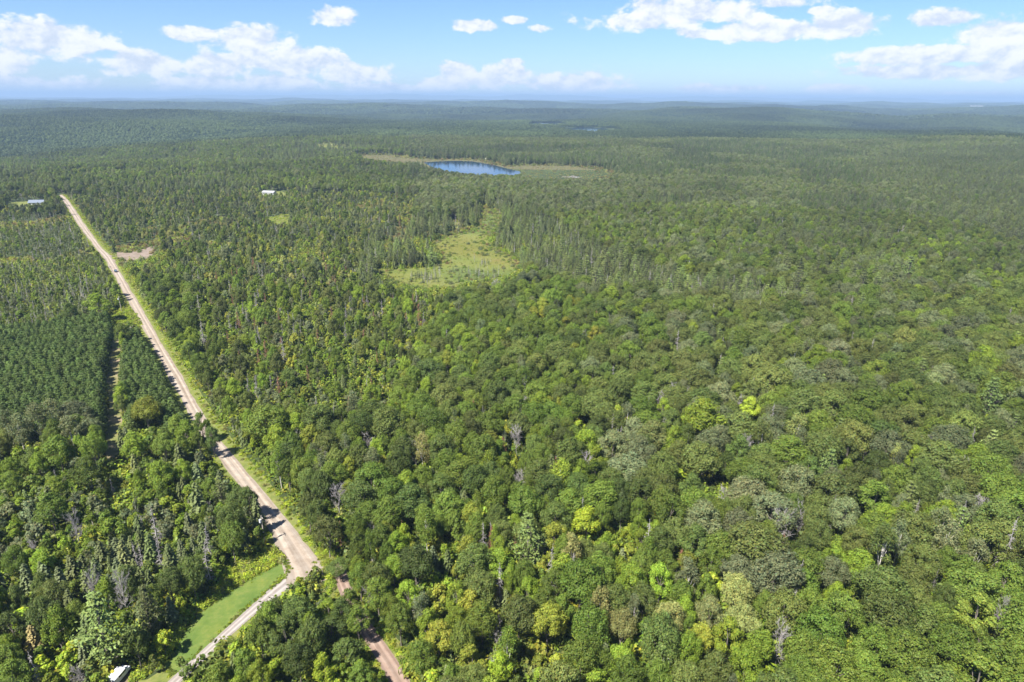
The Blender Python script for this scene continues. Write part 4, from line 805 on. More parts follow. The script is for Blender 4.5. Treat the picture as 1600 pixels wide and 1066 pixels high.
CW = dict(bright='bright green', lime='lime green', mid='mid green', dark='dark green', olive='olive green', khaki='pale khaki', grey='grey green', yellow='yellow', yelgreen='yellow green', spruce='dark green', blue='bluish green', pine='fresh green', brown='brownish', redpine='dark green', none='grey')
NW = dict(broadleaf_tree='broadleaf tree', aspen_tree='aspen', spruce_tree='spruce', pine_tree='pine', dead_tree='dead tree')
marks = [t for t in single if t.words]
FULL = {'bluish spruce': 'bluish spruce at the back of the spruce clump near the gravel road', 'white birch spar': 'thin white birch spar rising from the upper middle of the hardwoods', 'brown dead stub': 'short brown dead stub among olive crowns near the middle',
        'small yellow tree': 'small yellow tree right of the bright yellow maple', 'bright yellow maple': 'bright yellow maple, the most vivid crown in the forest', 'yellow tipped tree': 'small yellow tipped tree left of the giant khaki crown', 'lime round tree': 'round lime green tree among dark olive crowns', 'pale bare tree': 'pale bare tree standing out of green crowns near the middle',
        'leaning bare birch': 'leaning bare birch at the bottom edge, below the wide yellowish tree', 'big silvery dead tree': 'big silvery dead tree right behind the broad white pine', 'pinkish grey dead tree': 'pinkish grey dead tree left of the big silvery one', 'broad white pine': 'broad white pine near the bottom left, above the van',
        'browning old spruce': 'browning old spruce near the bottom left corner', 'lime green young tree': 'lime green young tree at the bottom edge below the white pine', 'bare grey dead tree': 'bare grey dead tree just right of the gravel road', 'tall pale white pine': 'tall pale white pine left of the bright yellow maple', 'aspen with two white trunks': 'aspen with two white trunks left of the dead spruces',
        'dense grey green spruce': 'dense grey green spruce right of the two trunked aspen', 'tall grey dead spruce': 'tall grey dead spruce below the tall white pine', 'narrow dead spruce': 'narrow dead spruce above the dirt track', 'giant khaki crowned tree': 'giant khaki crowned tree with a black gap at its foot', 'rusty red dead spruce': 'rusty red dead spruce up from the giant khaki crown',
        'pale whorled pine': 'pale whorled pine near the right edge of the hardwoods', 'white branching dead tree': 'white branching dead tree among the olive crowns on the right', 'brown dead spruce': 'brown dead spruce below the white branching dead tree', 'white limbed dead birch': 'white limbed dead birch near the lower right corner', 'fallen looking grey dead tree': 'toppled looking grey dead tree below the giant khaki crown'}
SHORT = {'big pale yellow green tree above the pine plantation corner': 'big pale plantation corner tree', 'grey green poplar with bare white trunk': 'white trunked poplar', 'dense round maple left of the weedy clearing': 'maple by the weedy clearing', 'short white dead spar': 'short white spar', 'pale bare dead crown among the young trees': 'pale dead crown', 'ragged pine with a bare lower trunk': 'bare trunked ragged pine',
         'big dark spruce leaning over the gravel road': 'dark roadside spruce', 'thin pale stub in the weedy clearing': 'pale stub', 'bright green maple left of the white pine': 'maple beside the white pine', 'dark round tree at the edge of the weedy bank': 'dark bank edge tree', 'grey green pine above the weedy bank': 'pine above the weedy bank', 'small dark tree on the lawn tip': 'small lawn tip tree',
         'small yellow green sapling in front of the junction': 'sapling at the junction', 'bright lime tree left of the dirt track': 'lime tree by the track', 'aspen with two white trunks': 'two trunked aspen', 'wide yellowish tree with a black gap on its left': 'wide yellowish tree', 'pale aspen with a dark gap under it': 'pale gap aspen', 'widest olive crown right of the middle': 'widest olive crown',
         'grey dead tree between two olive crowns': 'grey tree between olive crowns', 'giant khaki crowned tree': 'giant khaki crown', 'fallen looking grey dead tree': 'toppled grey dead tree'}
for t in marks: t.label = FULL.get(t.words, t.words)
extra = [('the road junction', 488, 895), ('the white parked van', 187, 1056), ('the roadside utility pole', 413, 838), ('the lane end', 300, 1040), ('the dirt track mouth', 580, 990), ('the lower right corner', 1600, 1066), ('the lower left corner', 0, 1066)]
LM = [('the ' + SHORT.get(t.words, t.words), t.u, t.v) for t in marks] + extra
def sector(du, dv):
    if abs(du) > 1.4 * abs(dv): return 'to the right of' if du > 0 else 'to the left of'
    return 'in front of' if dv > 0 else 'behind'
ORD = ['nearest', 'second', 'third', 'fourth', 'fifth', 'sixth', 'seventh', 'eighth']
rest = [t for t in single if not t.words]
opts = {}
for (lw, lu, lv) in LM:
    by = {}
    for t in rest:
        t.desc = f"{CW[t.pal]} {KW[t.kind]} {NW[NAME[t.kind]]}" if t.kind != 'rust' else 'brown needled dead tree'
        du, dv = t.u - lu, t.v - lv; by.setdefault((t.desc, sector(du, dv)), []).append((math.hypot(du, dv), id(t), t))
    for (desc, sc), L in by.items():
        L.sort(key=lambda q: q[:2])
        for k, (dd, _, t) in enumerate(L[:8]):
            if desc in lw: continue
            opts.setdefault(id(t), []).append((k * 45 + dd, k, sc, lw, desc))
lab_n = 0
for t in rest:
    L = opts.get(id(t))
    if not L: t.label = f"{t.desc} in the thick of the forest"; lab_n += 1; continue
    c, k, sc, lw, desc = min(L); t.label = (f"{desc} close {sc} {lw}" if k == 0 else f"{ORD[k]} {desc} {sc} {lw}")
    wds = t.label.split()
    if len(wds) > 16:
        t.label = t.label.replace(' broadleaf tree', ' tree').replace('bare branching dead tree', 'bare dead tree')
print('single', len(single), 'unlabelled', lab_n)
GR = dict(broadleaf_tree='broadleaf trees of the near forest', aspen_tree='aspens of the near forest', spruce_tree='spruces of the near forest', pine_tree='pines of the near forest', dead_tree='dead trees standing in the forest')
for t in single:
    d = VAR[t.kind][t.var]; nm = NAME[t.kind]
    o = bpy.data.objects.new(nm, None); COL.objects.link(o); o.empty_display_size = 0.5
    o.location = (t.x, t.y, t.z); o.rotation_euler = (0, 0, t.rot); o.scale = (t.R / d['R'] * t.ax, t.R / d['R'] / t.ax, t.H / d['H'])
    if nm == 'dead_tree' and 'leaning' in t.words: o.rotation_euler = (0.0, R_(-38), 0.5)
    o['label'] = t.label; o['category'] = 'tree'; o['group'] = GR[nm]
    c = bpy.data.objects.new('branches' if nm == 'dead_tree' else 'crown', d['crown']); COL.objects.link(c); c.parent = o; c['tint'] = [float(q) for q in t.tint]
    tk = bpy.data.objects.new('trunk', d['trunk']); COL.objects.link(tk); tk.parent = o

# ------------------------------------------------------------------ the mass of the forest
FLAT = []; IDX = {}
for kind, L in VAR.items():
    for i, d in enumerate(L): IDX[(kind, i)] = len(FLAT); FLAT.append(d)
def rows_of(ts):
    pos = [(t.x, t.y, t.z) for t in ts]; rot = [(0, 0, t.rot) for t in ts]; vi = [IDX[(t.kind, t.var)] for t in ts]
    scl = [(t.R / VAR[t.kind][0]['R'] * t.ax, t.R / VAR[t.kind][0]['R'] / t.ax, t.H / VAR[t.kind][0]['H']) for t in ts]; return np.array(pos), np.array(rot), np.array(scl), np.array([t.tint for t in ts]), np.array(vi)
scatter('near_forest', *rows_of(mass), FLAT, label='remaining trees of the near forest and plantations', category='forest')
# middle distance
FAR1 = 2150.0; sp = 5.4
def fan(r0, r1, sp, amax=0.74):
    xs = np.arange(-r1 * 0.8, r1 * 0.8, sp); ys = np.arange(0, r1, sp); X, Y = np.meshgrid(xs, ys); X = X.ravel(); Y = Y.ravel()
    X = X + rng.uniform(-0.46, 0.46, X.shape) * sp; Y = Y + rng.uniform(-0.46, 0.46, Y.shape) * sp; d = np.hypot(X, Y); k = (d >= r0) & (d < r1) & (np.abs(np.arctan2(X, Y)) < amax); return X[k], Y[k]
X, Y = fan(NEAR, FAR1, sp); ok = ~open_ground(X, Y, 0.4); X, Y = X[ok], Y[ok]; Z = hgt(X, Y); u, v, zc_ = proj(X, Y, Z + 8); st = stand_of(u, v, X, Y)
n = len(X); vi = np.zeros(n, int); scl = np.zeros((n, 3)); tint = np.zeros((n, 3)); keep = np.ones(n, bool)
for i in range(n):
    kind, pal, Rr = pick(st[i]); k = int(rng.integers(len(VAR[kind]))); d = VAR[kind][k]; vi[i] = IDX[(kind, k)]
    if st[i] in ('hardwood', 'mapledeep', 'pines', 'mixed'):
        Rr *= 0.98
        if Rr < 3.4 and rng.random() < 0.28 : keep[i] = False
        if Rr > 4.2 and rng.random() < 0.35: keep[i] = False
    else: Rr *= 1.06
    scl[i] = (Rr / d['R'], Rr / d['R'], tree_h(kind, Rr) * rng.uniform(0.88, 1.12) / d['H']); tint[i] = tint_of(pal, 0.15)
# patches of lighter and darker wood
tint *= (0.70 + 0.36 * vnoise(X, Y, 70, 21) + 0.24 * vnoise(X, Y, 190, 22))[:, None]
HH = np.array([d.get('H', 1) for d in FLAT])[vi] * scl[:, 2]; RR = np.array([d.get('R', 1) for d in FLAT])[vi] * scl[:, 0]; keep &= ~blocks_view(X, Y, Z, HH, RR)
keep &= ~((vnoise(X, Y, 34, 77) > 0.64) & np.isin(st.astype(str), ('scrub', 'scrubdark', 'saplings', 'boreal')) & (rng.random(n) < 0.75))
rot = np.zeros((n, 3)); rot[:, 2] = rng.uniform(0, 6.28, n)
scatter('middle_forest', np.stack([X, Y, Z], 1)[keep], rot[keep], scl[keep], tint[keep], vi[keep], FLAT, label='forest filling the middle distance', category='forest')
gap = (vnoise(X, Y, 34, 77) > 0.64) & np.isin(st.astype(str), ('scrub', 'scrubdark', 'saplings', 'boreal'))
bxs, bys = X[gap], Y[gap]
print('mid', int(keep.sum()))

# far forest: blocks of canopy, each a square of small crowns
def canopy_block(side, spc, cone, nq_b, nq_c, seed):
    k = int(side / spc); gxx, gyy = np.meshgrid((np.arange(k) + 0.5) * spc - side / 2, (np.arange(k) + 0.5) * spc - side / 2); gxx = (gxx + rng.uniform(-.45, .45, gxx.shape) * spc).ravel(); gyy = (gyy + rng.uniform(-.45, .45, gyy.shape) * spc).ravel()
    C, Nn, W, L_, col = [], [], [], [], []
    for x, y in zip(gxx, gyy):
        con = rng.random() < cone; R = rng.uniform(0.42, 0.62) * spc; H = rng.uniform(11, 19); base = np.array([0.042, 0.066, 0.038]) if con else np.array([0.070, 0.098, 0.038]) * rng.uniform(0.75, 1.3)
        m = nq_c if con else nq_b; d = sph(m); d[:, 2] = np.abs(d[:, 2])
        if con: tt = rng.random(m); r = R * 0.75 * (1 - tt); c = np.stack([x + d[:, 0] * r, y + d[:, 1] * r, H * (0.25 + 0.85 * tt)], 1); s = 0.26 * spc * (1.15 - tt)
        else: c = np.array([x, y, H - R * 1.3]) + d * [R, R, R * 1.3]; s = np.full(m, R * 2.4 / math.sqrt(m))
        C.append(c); Nn.append(d + rng.normal(size=(m, 3)) * 0.35 + [0, 0, 0.2]); W.append(s); col.append(np.tile(base, (m, 1)) * rng.uniform(0.8, 1.2, (m, 1)))
    W = np.concatenate(W); v, f = quads(np.concatenate(C), np.concatenate(Nn), W, W * 1.1); return dict(crown=mesh_np('canopy_block', v, f, MAT_LEAF, np.concatenate(col)), trunk=None)
BL = [canopy_block(60, 6.2, c, 60, 36, i) for i, c in enumerate((0.15, 0.45, 0.8, 0.3))]
BF = [canopy_block(200, 8.5, c, 12, 9, i) for i, c in enumerate((0.15, 0.5, 0.8))]
def blocks(name, r0, r1, side, variants, label, amax=0.72):
    xs = np.arange(-r1 * 0.8, r1 * 0.8, side); ys = np.arange(0, r1, side); X, Y = np.meshgrid(xs, ys); X, Y = X.ravel(), Y.ravel(); d = np.hypot(X, Y); k = (d >= r0) & (d < r1) & (np.abs(np.arctan2(X, Y)) < amax); X, Y = X[k], Y[k]
    ok = np.ones(len(X), bool)
    for q in (FARLAKE, FARLAKE2):
        m = inpoly(X, Y, q)
        for ax, ay in ((-.5, -.5), (.5, -.5), (-.5, .5), (.5, .5), (0, -.5), (0, .5)): m |= inpoly(X + ax * side, Y + ay * side, q)
        ok &= ~m
    X, Y = X[ok], Y[ok]; Z = hgt(X, Y); e = side / 2; sx = (hgt(X + e, Y) - hgt(X - e, Y)) / side; sy = (hgt(X, Y + e) - hgt(X, Y - e)) / side
    n = len(X); X = X + rng.uniform(-.15, .15, n) * side; Y = Y + rng.uniform(-.15, .15, n) * side; con = vnoise(X, Y * 0.6, 420, 31) * 0.55 + vnoise(X, Y, 130, 32) * 0.45; vi = np.clip((con * 1.5 - 0.25) * len(variants), 0, len(variants) - 1).astype(int)
    q = rng.uniform(0, 2 * math.pi, n); rot = np.zeros((n, 3)); rot[:, 2] = q; rot[:, 0] = np.arctan(-sx * np.sin(q) + sy * np.cos(q)); rot[:, 1] = -np.arctan(sx * np.cos(q) + sy * np.sin(q))
    sgn = np.ones((n, 3)) * [1.12, 1.12, 1.0]; tn = (0.36 + 0.75 * vnoise(X, Y * 0.6, 330, 33) + 0.55 * vnoise(X, Y * 0.4, 1100, 34))[:, None] * np.ones((1, 3))
    scatter(name, np.stack([X, Y, Z], 1), rot, sgn, tn, vi, variants, label=label, category='forest'); return n
print('blocks', blocks('far_forest', FAR1 - 25, 5200, 60, BL, 'far forest beyond the lake'), blocks('horizon_forest', 5150, 24500, 200, BF, 'unbroken forest running out to the blue horizon'))

# ------------------------------------------------------------------ undergrowth, weeds, marsh plants
def rim(poly, n, spread):
    q = np.array(poly); L_ = np.hypot(*(np.roll(q, -1, 0) - q).T); i = rng.choice(len(q), n, p=L_ / L_.sum()); t = rng.random((n, 1)); p = q[i] * (1 - t) + np.roll(q, -1, 0)[i] * t + rng.normal(size=(n, 2)) * spread; return p[:, 0], p[:, 1]
def pts_in(poly, n):
    q = np.array(poly); x = rng.uniform(q[:, 0].min(), q[:, 0].max(), n); y = rng.uniform(q[:, 1].min(), q[:, 1].max(), n); k = inpoly(x, y, poly); return x[k], y[k]
def plants(name, x, y, kinds, pals, s0, s1, label, cat, zs=1.0, v=0.18):
    n = len(x); ks = rng.integers(0, len(kinds), n); vi = np.array([IDX[(kinds[k], int(rng.integers(len(VAR[kinds[k]]))))] for k in ks]); s = rng.uniform(s0, s1, n)
    tint = np.array([tint_of(pals[rng.integers(len(pals))], v) for _ in range(n)]); rot = np.zeros((n, 3)); rot[:, 2] = rng.uniform(0, 6.28, n)
    scatter(name, np.stack([x, y, hgt(x, y) + 0.02], 1), rot, np.stack([s, s, s * zs * rng.uniform(0.7, 1.3, n)], 1), tint, vi, FLAT, label=label, category=cat)
n_c = 60000; a = rng.uniform(-0.84, 0.84, n_c); rr = np.sqrt(rng.uniform(70 ** 2, 620 ** 2, n_c)); x, y = np.sin(a) * rr, np.cos(a) * rr; u, v, zc_ = proj(x, y, 0 * x); k = in_view(u, v, zc_, 60) & ~open_ground(x, y, 1.1); x, y = x[k], y[k]
plants('undergrowth', x, y, ('shrub',), ('mid', 'bright', 'yelgreen', 'dark', 'bright', 'olive'), 1.3, 3.2, 'leafy undergrowth between the trunks', 'undergrowth')
bq = np.concatenate([np.repeat(np.stack([bxs, bys], 1), 4, 0), np.stack([ngx, ngy], 1)]) + rng.normal(size=(len(bxs) * 4 + len(ngx), 2)) * 2.4; bq = bq[~open_ground(bq[:, 0], bq[:, 1], 0.5)]
plants('open_scrub', bq[:, 0], bq[:, 1], ('shrub',), ('khaki', 'yelgreen', 'brown', 'khaki', 'bright', 'brown'), 1.2, 2.6, 'low brownish scrub in small gaps of the forest', 'scrub', 0.6)
wx, wy = pts_in(WEED, 6000); k = ~inpoly(wx, wy, LAWN); wx, wy = wx[k], wy[k]; plants('weeds', wx, wy, ('shrub', 'shrub', 'tuft'), ('lime', 'bright', 'yelgreen', 'lime', 'lime', 'khaki'), 0.45, 1.1, 'bright leafy weeds on the bank beside the lawn', 'weeds', 0.8)
gx_, gy_ = pts_in(WEED, 1500); k = (vnoise(gx_, gy_, 7, 8) > 0.66) & ~inpoly(gx_, gy_, LAWN); plants('goldenrod', gx_[k], gy_[k], ('shrub', 'tuft'), ('yellow', 'yelgreen'), 0.35, 0.7, 'yellow goldenrod in patches on the weedy bank', 'flowers', 1.2)
t_ = rng.uniform(0, 1, 9000); i_ = (t_ * (len(ROAD) - 1)).astype(int); dirs = unit(np.gradient(ROAD[:, :2], axis=0)); nr = np.stack([dirs[:, 1], -dirs[:, 0]], 1); side = rng.choice([-1, 1], 9000, p=[0.35, 0.65]); o_ = side * (ROAD[i_, 2] / 2 + 0.3 + np.abs(rng.normal(size=9000)) * 2.6) ; x = ROAD[i_, 0] + nr[i_, 0] * o_; y = ROAD[i_, 1] + nr[i_, 1] * o_ + rng.normal(size=9000)
k = seg_dist(x, y, ROAD[:, :2].tolist()[::3]) > 3.8
for L_, w_ in ((LANE, 1.9), (TRACK, 2.1)): k &= seg_dist(x, y, L_[:, :2].tolist()[::2]) > w_
k &= ~inpoly(x, y, LAWN); x, y = x[k], y[k]
plants('roadside_grass', x, y, ('tuft', 'tuft', 'shrub'), ('yelgreen', 'lime', 'bright', 'khaki', 'lime'), 0.5, 1.1, 'tall grass and weeds along the gravel road', 'grass', 0.7)
nt_ = 1500; i_ = rng.integers(0, len(TRACK), nt_); tx, ty = TRACK[i_, 0] + rng.normal(size=nt_) * 3.2, TRACK[i_, 1] + rng.normal(size=nt_) * 2.0; k = seg_dist(tx, ty, TRACK[:, :2].tolist()[::2]) > 2.3
plants('trackside_grass', tx[k], ty[k], ('tuft', 'shrub', 'tuft'), ('bright', 'yelgreen', 'lime', 'khaki', 'mid'), 0.45, 1.1, 'weeds and tall grass beside the dirt track', 'grass', 0.7)
x, y = pts_in(CORNER, 900); k = seg_dist(x, y, TRACK[:, :2].tolist()[::2]) > 1.9; x, y = x[k], y[k]; k = seg_dist(x, y, ROAD[:, :2].tolist()[::2]) > 5.5; plants('corner_grass', x[k], y[k], ('tuft',), ('yelgreen', 'khaki', 'bright'), 0.5, 1.0, 'tall dry grass at the junction corner', 'grass', 0.8)
x, y = pts_in(MEADOW, 500); k = vnoise(x, y, 22, 51) > 0.45; plants('meadow_bushes', x[k], y[k], ('shrub',), ('grey', 'olive', 'khaki', 'mid'), 0.8, 2.0, 'scattered bushes standing in the marsh meadow', 'shrubs', 0.8)
x, y = pts_in(MEADOW, 6000); plants('marsh_shrubs', x, y, ('shrub', 'tuft', 'tuft'), ('yelgreen', 'khaki', 'bright', 'khaki', 'olive'), 0.3, 0.9, 'low shrubs and sedge of the marsh meadow', 'marsh plants', 0.6)
x, y = rim(MEADOW, 1500, 5.5); plants('meadow_rim', x, y, ('shrub',), ('mid', 'grey', 'olive', 'khaki', 'bright', 'brown'), 0.6, 1.8, 'ragged bushes along the marsh meadow edge', 'shrubs', 0.8)
x, y = rim(SAND, 260, 3.0); k = seg_dist(x, y, ROAD[:, :2].tolist()[::3]) > 4.5; plants('sand_rim', x[k], y[k], ('shrub',), ('mid', 'grey', 'khaki', 'brown'), 0.7, 2.2, 'bushes around the bare sandy clearing', 'shrubs', 0.8)
x, y = rim(LAWN, 900, 0.5); k = seg_dist(x, y, LANE[:, :2].tolist()[::2]) > 1.7; plants('lawn_fringe', x[k], y[k], ('tuft',), ('bright', 'lime', 'khaki', 'mid'), 0.3, 0.7, 'uncut grass fringe around the lawn', 'grass', 0.7)
x, y = rim(SHORE, 1500, 10.0); k = ~inpoly(x, y, LAKE); plants('shore_rim', x[k], y[k], ('shrub',), ('grey', 'olive', 'khaki', 'brown'), 1.2, 3.4, 'ragged bushes around the sedge flats', 'shrubs', 0.8)
x, y = pts_in(SHORE, 14000); k = ~inpoly(x, y, LAKE); plants('sedge', x[k], y[k], ('shrub', 'tuft'), ('khaki', 'brown', 'brown', 'khaki'), 0.5, 1.5, 'sedge and low shrubs around the lake', 'marsh plants', 0.4)
x, y = pts_in(MEAD2[5], 1300); plants('dry_brush', x, y, ('shrub', 'shrub', 'tuft'), ('brown', 'khaki', 'brown', 'olive', 'grey'), 0.6, 2.2, 'brown dry brush in the clearing left of the marsh meadow', 'brush', 0.8)
for q, lb, nn in ((MEAD2[1], 'green scrub in the small clearing', 700), (MEAD2[6], 'bright weeds in the roadside clearing', 900)):
    x, y = pts_in(q, nn); plants('clearing_weeds', x, y, ('shrub', 'tuft'), ('lime', 'bright', 'yelgreen'), 0.5, 1.2, lb, 'weeds', 0.7)
# small spruces standing in the lower end of the marsh meadow
ms = []
for (u0, v0, du, dv, nn) in ((665, 432, 26, 8, 46), (757, 412, 10, 7, 16), (745, 431, 40, 9, 30), (700, 428, 60, 14, 16), (775, 435, 30, 9, 20)):
    for _ in range(nn):
        uu, vv = u0 + rng.normal() * du * 0.5, v0 + rng.normal() * dv * 0.5; x, y = gp(uu, vv + 3)
        ms.append((x, y))
ms = np.array(ms); n = len(ms); rot = np.zeros((n, 3)); rot[:, 2] = rng.uniform(0, 6.28, n); s = rng.uniform(0.3, 0.62, n)
vi = np.array([IDX[('larch', int(rng.integers(3)))] if rng.random() < 0.75 else IDX[('snag', 0)] for _ in range(n)])
scatter('marsh_spruces', np.stack([ms[:, 0], ms[:, 1], hgt(ms[:, 0], ms[:, 1])], 1), rot, np.stack([s, s, s], 1), np.array([tint_of('grey') for _ in range(n)]), vi, FLAT, label='small thin spruces dotted over the marsh meadow', category='trees')

# ------------------------------------------------------------------ built things
def bx(bm, c, s, rz=0.0, bev=0.0):
    r = bmesh.ops.create_cube(bm, size=1.0); vs_ = r['verts']; bmesh.ops.scale(bm, vec=s, verts=vs_)
    if bev:
        es = list({e for v in vs_ for e in v.link_edges}); g = bmesh.ops.bevel(bm, geom=es, offset=bev, segments=2, affect='EDGES', profile=0.5); vs_ = list({v for v in bm.verts if v.is_valid and v in set(g['verts'])} | {v for v in vs_ if v.is_valid})
    if rz: bmesh.ops.rotate(bm, cent=(0, 0, 0), matrix=Matrix.Rotation(rz, 3, 'Z'), verts=vs_)
    bmesh.ops.translate(bm, vec=c, verts=vs_)
def bmo(name, bm, mat, parent=None, **p):
    me = bpy.data.meshes.new(name); bm.to_mesh(me); bm.free(); me.materials.append(mat); return link(name, me, parent, **p)
def box_part(name, c, s, mat, parent, bev=0.0):
    bm = bmesh.new(); bx(bm, c, s, bev=bev); return bmo(name, bm, mat, parent)
def poly_part(name, verts, faces, mat, parent):
    me = bpy.data.meshes.new(name); me.from_pydata(verts, [], faces); me.update(); me.materials.append(mat); return link(name, me, parent)
def root(name, x, y, rz, label, cat, group=None, z=None):
    o = bpy.data.objects.new(name, None); COL.objects.link(o); o.location = (x, y, float(hgt(x, y)) if z is None else z); o.rotation_euler = (0, 0, rz); o['label'] = label; o['category'] = cat
    if group: o['group'] = group
    return o
M_WHITE = plain('white_siding', (0.4, 0.4, 0.39)); M_ROOFG = plain('blue_grey_metal_roof', (0.15, 0.175, 0.215), 0.4); M_ROOFW = plain('white_metal_roof', (0.34, 0.34, 0.35), 0.5); M_GLASS = plain('dark_glass', (0.03, 0.04, 0.05), 0.1, 0.6); M_GREY = plain('weathered_boards', (0.36, 0.33, 0.30))
M_DARK = plain('dark_car_paint', (0.03, 0.032, 0.04), 0.25, 0.5); M_TYRE = plain('black_rubber', (0.02, 0.02, 0.02)); M_POLE = plain('weathered_pole_wood', (0.42, 0.37, 0.32)); M_VAN = plain('white_vehicle_paint', (0.82, 0.83, 0.84), 0.25, 0.5); M_WS = plain('windscreen_glass', (0.10, 0.14, 0.19), 0.08, 0.7); M_METAL = plain('pale_galvanised_metal', (0.62, 0.64, 0.66), 0.35)
def house(x, y, rz, L, W, H, rise, label, roofm, group=None, wins=4):
    h = root('house', x, y, rz, label, 'house', group)
    box_part('wall', (0, 0, H / 2), (L, W, H), M_WHITE, h)
    poly_part('gable', [(-L / 2, -W / 2, H), (-L / 2, W / 2, H), (-L / 2, 0, H + rise), (L / 2, -W / 2, H), (L / 2, W / 2, H), (L / 2, 0, H + rise)], [(0, 2, 1), (3, 4, 5)], M_WHITE, h)
    e = 0.5; t = 0.22
    for s in (-1, 1):
        y0, z0 = s * (W / 2 + e), H - e * rise / (W / 2) + 0.03; y1, z1 = 0, H + rise + 0.03; X0 = L / 2 + e
        poly_part('roof', [(-X0, y0, z0), (X0, y0, z0), (X0, y1, z1), (-X0, y1, z1), (-X0, y0, z0 + t), (X0, y0, z0 + t), (X0, y1, z1 + t), (-X0, y1, z1 + t)], [(0, 1, 2, 3), (4, 5, 6, 7), (0, 1, 5, 4), (1, 2, 6, 5), (2, 3, 7, 6), (3, 0, 4, 7)], roofm, h)
    for i in range(wins):
        xx = -L / 2 + L * (i + 0.5) / wins
        if i == wins // 2: box_part('door', (xx, -W / 2 - 0.03, 1.05), (1.0, 0.1, 2.1), M_GREY, h)
        else: w = box_part('window', (xx, -W / 2 - 0.02, 1.7), (1.5, 0.08, 1.1), M_WHITE, h); box_part('pane', (xx, -W / 2 - 0.07, 1.7), (1.3, 0.05, 0.9), M_GLASS, w)
    return h
def vehicle(name, x, y, rz, label, cat, paint, L=4.6, W=1.85, H=1.5, van=False):
    c = root(name, x, y, rz, label, cat)
    if van:
        bm = bmesh.new(); pr = [(-L / 2, 0.45), (L / 2, 0.45), (L / 2, 1.05), (L / 2 - 0.75, 1.3), (L / 2 - 1.55, H), (-L / 2 + 0.1, H), (-L / 2, H - 0.25)]
    else:
        bm = bmesh.new(); pr = [(-L / 2, 0.35), (L / 2, 0.35), (L / 2, 0.75), (L / 2 - 1.1, 0.92), (L / 2 - 1.9, H), (-L / 2 + 0.9, H), (-L / 2 + 0.25, 0.98), (-L / 2, 0.9)]
    va = [bm.verts.new((a, -W / 2, b)) for a, b in pr]; vb = [bm.verts.new((a, W / 2, b)) for a, b in pr]; n = len(pr); bm.faces.new(va[::-1]); bm.faces.new(vb)
    for i in range(n): bm.faces.new((va[i], va[(i + 1) % n], vb[(i + 1) % n], vb[i]))
    bmesh.ops.recalc_face_normals(bm, faces=bm.faces); bmesh.ops.bevel(bm, geom=bm.edges[:], offset=0.08, segments=2, affect='EDGES'); bmo('body', bm, paint, c)
    k = 3 if van else 3; (x0, z0), (x1, z1) = pr[k], pr[k + 1]; n_ = Vector((z1 - z0, 0, x0 - x1)).normalized() * 0.03; n_ = n_ if n_.z > 0 else -n_
    def slab(nm, p, q, ww): poly_part(nm, [(p[0] + n_.x, -ww, p[1] + n_.z), (p[0] + n_.x, ww, p[1] + n_.z), (q[0] + n_.x, ww, q[1] + n_.z), (q[0] + n_.x, -ww, q[1] + n_.z)], [(0, 1, 2, 3)], M_WS, c)
    lerp = lambda t: (x0 + (x1 - x0) * t, z0 + (z1 - z0) * t); slab('windscreen', lerp(0.12), lerp(0.9), W / 2 - 0.16)
    for s in (-1, 1):
        box_part('side_window', ((-0.1 if van else -0.15), s * (W / 2 + 0.01), H - 0.42), (L * 0.42, 0.03, 0.42 if not van else 0.5), M_GLASS, c)
        box_part('headlight', (L / 2 + 0.01, s * (W / 2 - 0.28), 0.68 if not van else 0.85), (0.04, 0.3, 0.18), M_METAL, c)
        for a in (-L / 2 + 0.85, L / 2 - 0.9):
            bm = bmesh.new(); bmesh.ops.create_cone(bm, segments=16, radius1=0.34, radius2=0.34, depth=0.24, cap_ends=True); bmesh.ops.rotate(bm, cent=(0, 0, 0), matrix=Matrix.Rotation(math.pi / 2, 3, 'X'), verts=bm.verts); bmesh.ops.translate(bm, vec=(a, s * (W / 2 - 0.06), 0.34), verts=bm.verts); bmo('wheel', bm, M_TYRE, c)
    return c
def util_pole(x, y, rz, label, h=9.5):
    p = root('utility_pole', x, y, rz, label, 'utility pole', 'utility poles along the gravel road')
    v, f = tube([[0, 0, -0.3], [0, 0, h * 0.5], [0, 0, h]], [0.19, 0.165, 0.13], 8); link('pole', mesh_np('pole', v, f, M_POLE, smooth=True), p)
    box_part('crossarm', (0.16, 0, h - 0.7), (0.12, 1.9, 0.12), M_POLE, p, 0.01)
    for s in (-0.8, 0.0, 0.8): box_part('insulator', (0.16, s, h - 0.54), (0.1, 0.1, 0.18), M_METAL, p, 0.02)
    bm = bmesh.new(); bmesh.ops.create_cone(bm, segments=14, radius1=0.3, radius2=0.3, depth=0.95, cap_ends=True); bmesh.ops.translate(bm, vec=(-0.46, 0, h - 1.7), verts=bm.verts); bmo('transformer', bm, M_METAL, p)
x, y = gp(414, 850); util_pole(x, y, R_(35), 'weathered utility pole with pale transformer beside the dark roadside spruce')
x, y = gp(190, 487); util_pole(x, y, R_(35), 'thin utility pole in the weedy clearing beside the gravel road')
x, y = gp(58, 315); house(x, y, R_(8), 17, 8, 2.6, 2.6, 'long white house with blue grey roof at the far left', M_ROOFG)
x, y = gp(421, 303); house(x, y, R_(-12), 16, 8, 3.0, 1.6, 'far white cottage with a white roof among dark trees', M_ROOFW)
x, y = gp(374, 300.5); house(x, y, R_(20), 5, 4, 2.4, 1.0, 'tiny white shed left of the far white cottage', M_ROOFW, wins=1)
x, y = gp(761, 250.5); house(x, y, R_(-20), 5, 4, 2.6, 1.5, 'small pale cabin on the far shore of the lake', M_GREY, wins=2)
x, y = gp(1191, 404); house(x, y, R_(10), 8, 6, 6.5, 2.0, 'white roofed cabin hidden among pines to the right of the meadow', M_ROOFW, wins=2)
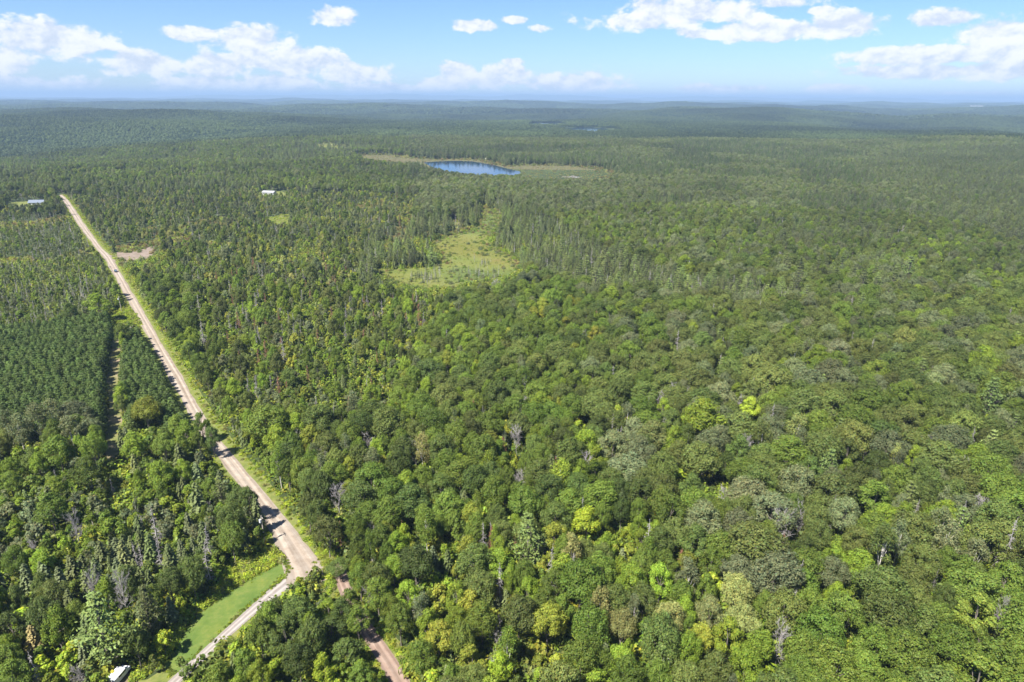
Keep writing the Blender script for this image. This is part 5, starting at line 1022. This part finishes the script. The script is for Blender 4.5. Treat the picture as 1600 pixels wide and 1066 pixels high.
# grey heap of beaver-cut timber on the sedge flats
bm = bmesh.new(); x, y = gp(895, 277)
for i in range(60):
    a = rng.uniform(0, 6.28); r = abs(rng.normal()) * 4.0; L_ = rng.uniform(3, 8); bx(bm, (math.cos(a) * r * 1.6, math.sin(a) * r, max(0.2, 2.3 - r * 0.32) * rng.uniform(0.3, 1.1)), (L_, 0.35, 0.3), rng.uniform(0, 3.14))
o = bmo('timber_pile', bm, M_GREY); o.location = (x, y, float(hgt(x, y))); o['label'] = 'heap of grey weathered timber on the brown sedge flats'; o['category'] = 'timber pile'
hd = math.atan2(ROAD[60, 1] - ROAD[62, 1], ROAD[60, 0] - ROAD[62, 0]); rx, ry = gp(181, 425); vehicle('parked_car', rx, ry, hd + math.pi, 'small dark car on the gravel road below the sandy clearing', 'car', M_DARK).location.z += 0.2
x, y = gp(187, 1060); vehicle('parked_van', x, y, R_(82), 'white van half hidden by trees at the bottom edge', 'van', M_VAN, 5.2, 2.1, 2.1, True)
# pale low buildings of the far town
for (u0, v0, L_, lb) in ((1240, 164.2, 150, 'long pale town building on the far plain, left of the pair'), (1262, 164.6, 90, 'short pale town building on the far plain, right of the pair'), (1420, 166, 190, 'longest white industrial building on the far plain'), (1442, 167, 90, 'white shed at the right end of the longest far building'), (1525, 171, 150, 'lone white far building nearest the right edge')):
    x, y = gp(u0, v0); b = root('town_building', x, y, math.atan2(-x, y), lb, 'building', 'pale buildings on the far plain'); box_part('wall', (0, 0, 11), (L_, 60, 22), M_WHITE, b); box_part('roof', (0, 0, 22.5), (L_ + 2, 62, 1.0), M_ROOFW, b)

# ------------------------------------------------------------------ haze over everything
bm = bmesh.new(); bx(bm, (0, 0, (300 - 110) / 2), (150000, 150000, 300 + 110))
hz = bmo('haze', bm, None or bpy.data.materials.new('haze_air')); hz['kind'] = 'stuff'; hz['label'] = 'pale blue air over the whole forest'
m = hz.data.materials[0]; m.use_nodes = True; m.node_tree.nodes.clear(); N, L = m.node_tree.nodes, m.node_tree.links
pv = N.new('ShaderNodeVolumePrincipled'); pv.inputs['Color'].default_value = HAZE_COLOR; pv.inputs['Density'].default_value = HAZE_DENSITY; pv.inputs['Anisotropy'].default_value = 0.0
oo = N.new('ShaderNodeOutputMaterial'); L.new(pv.outputs[0], oo.inputs['Volume'])
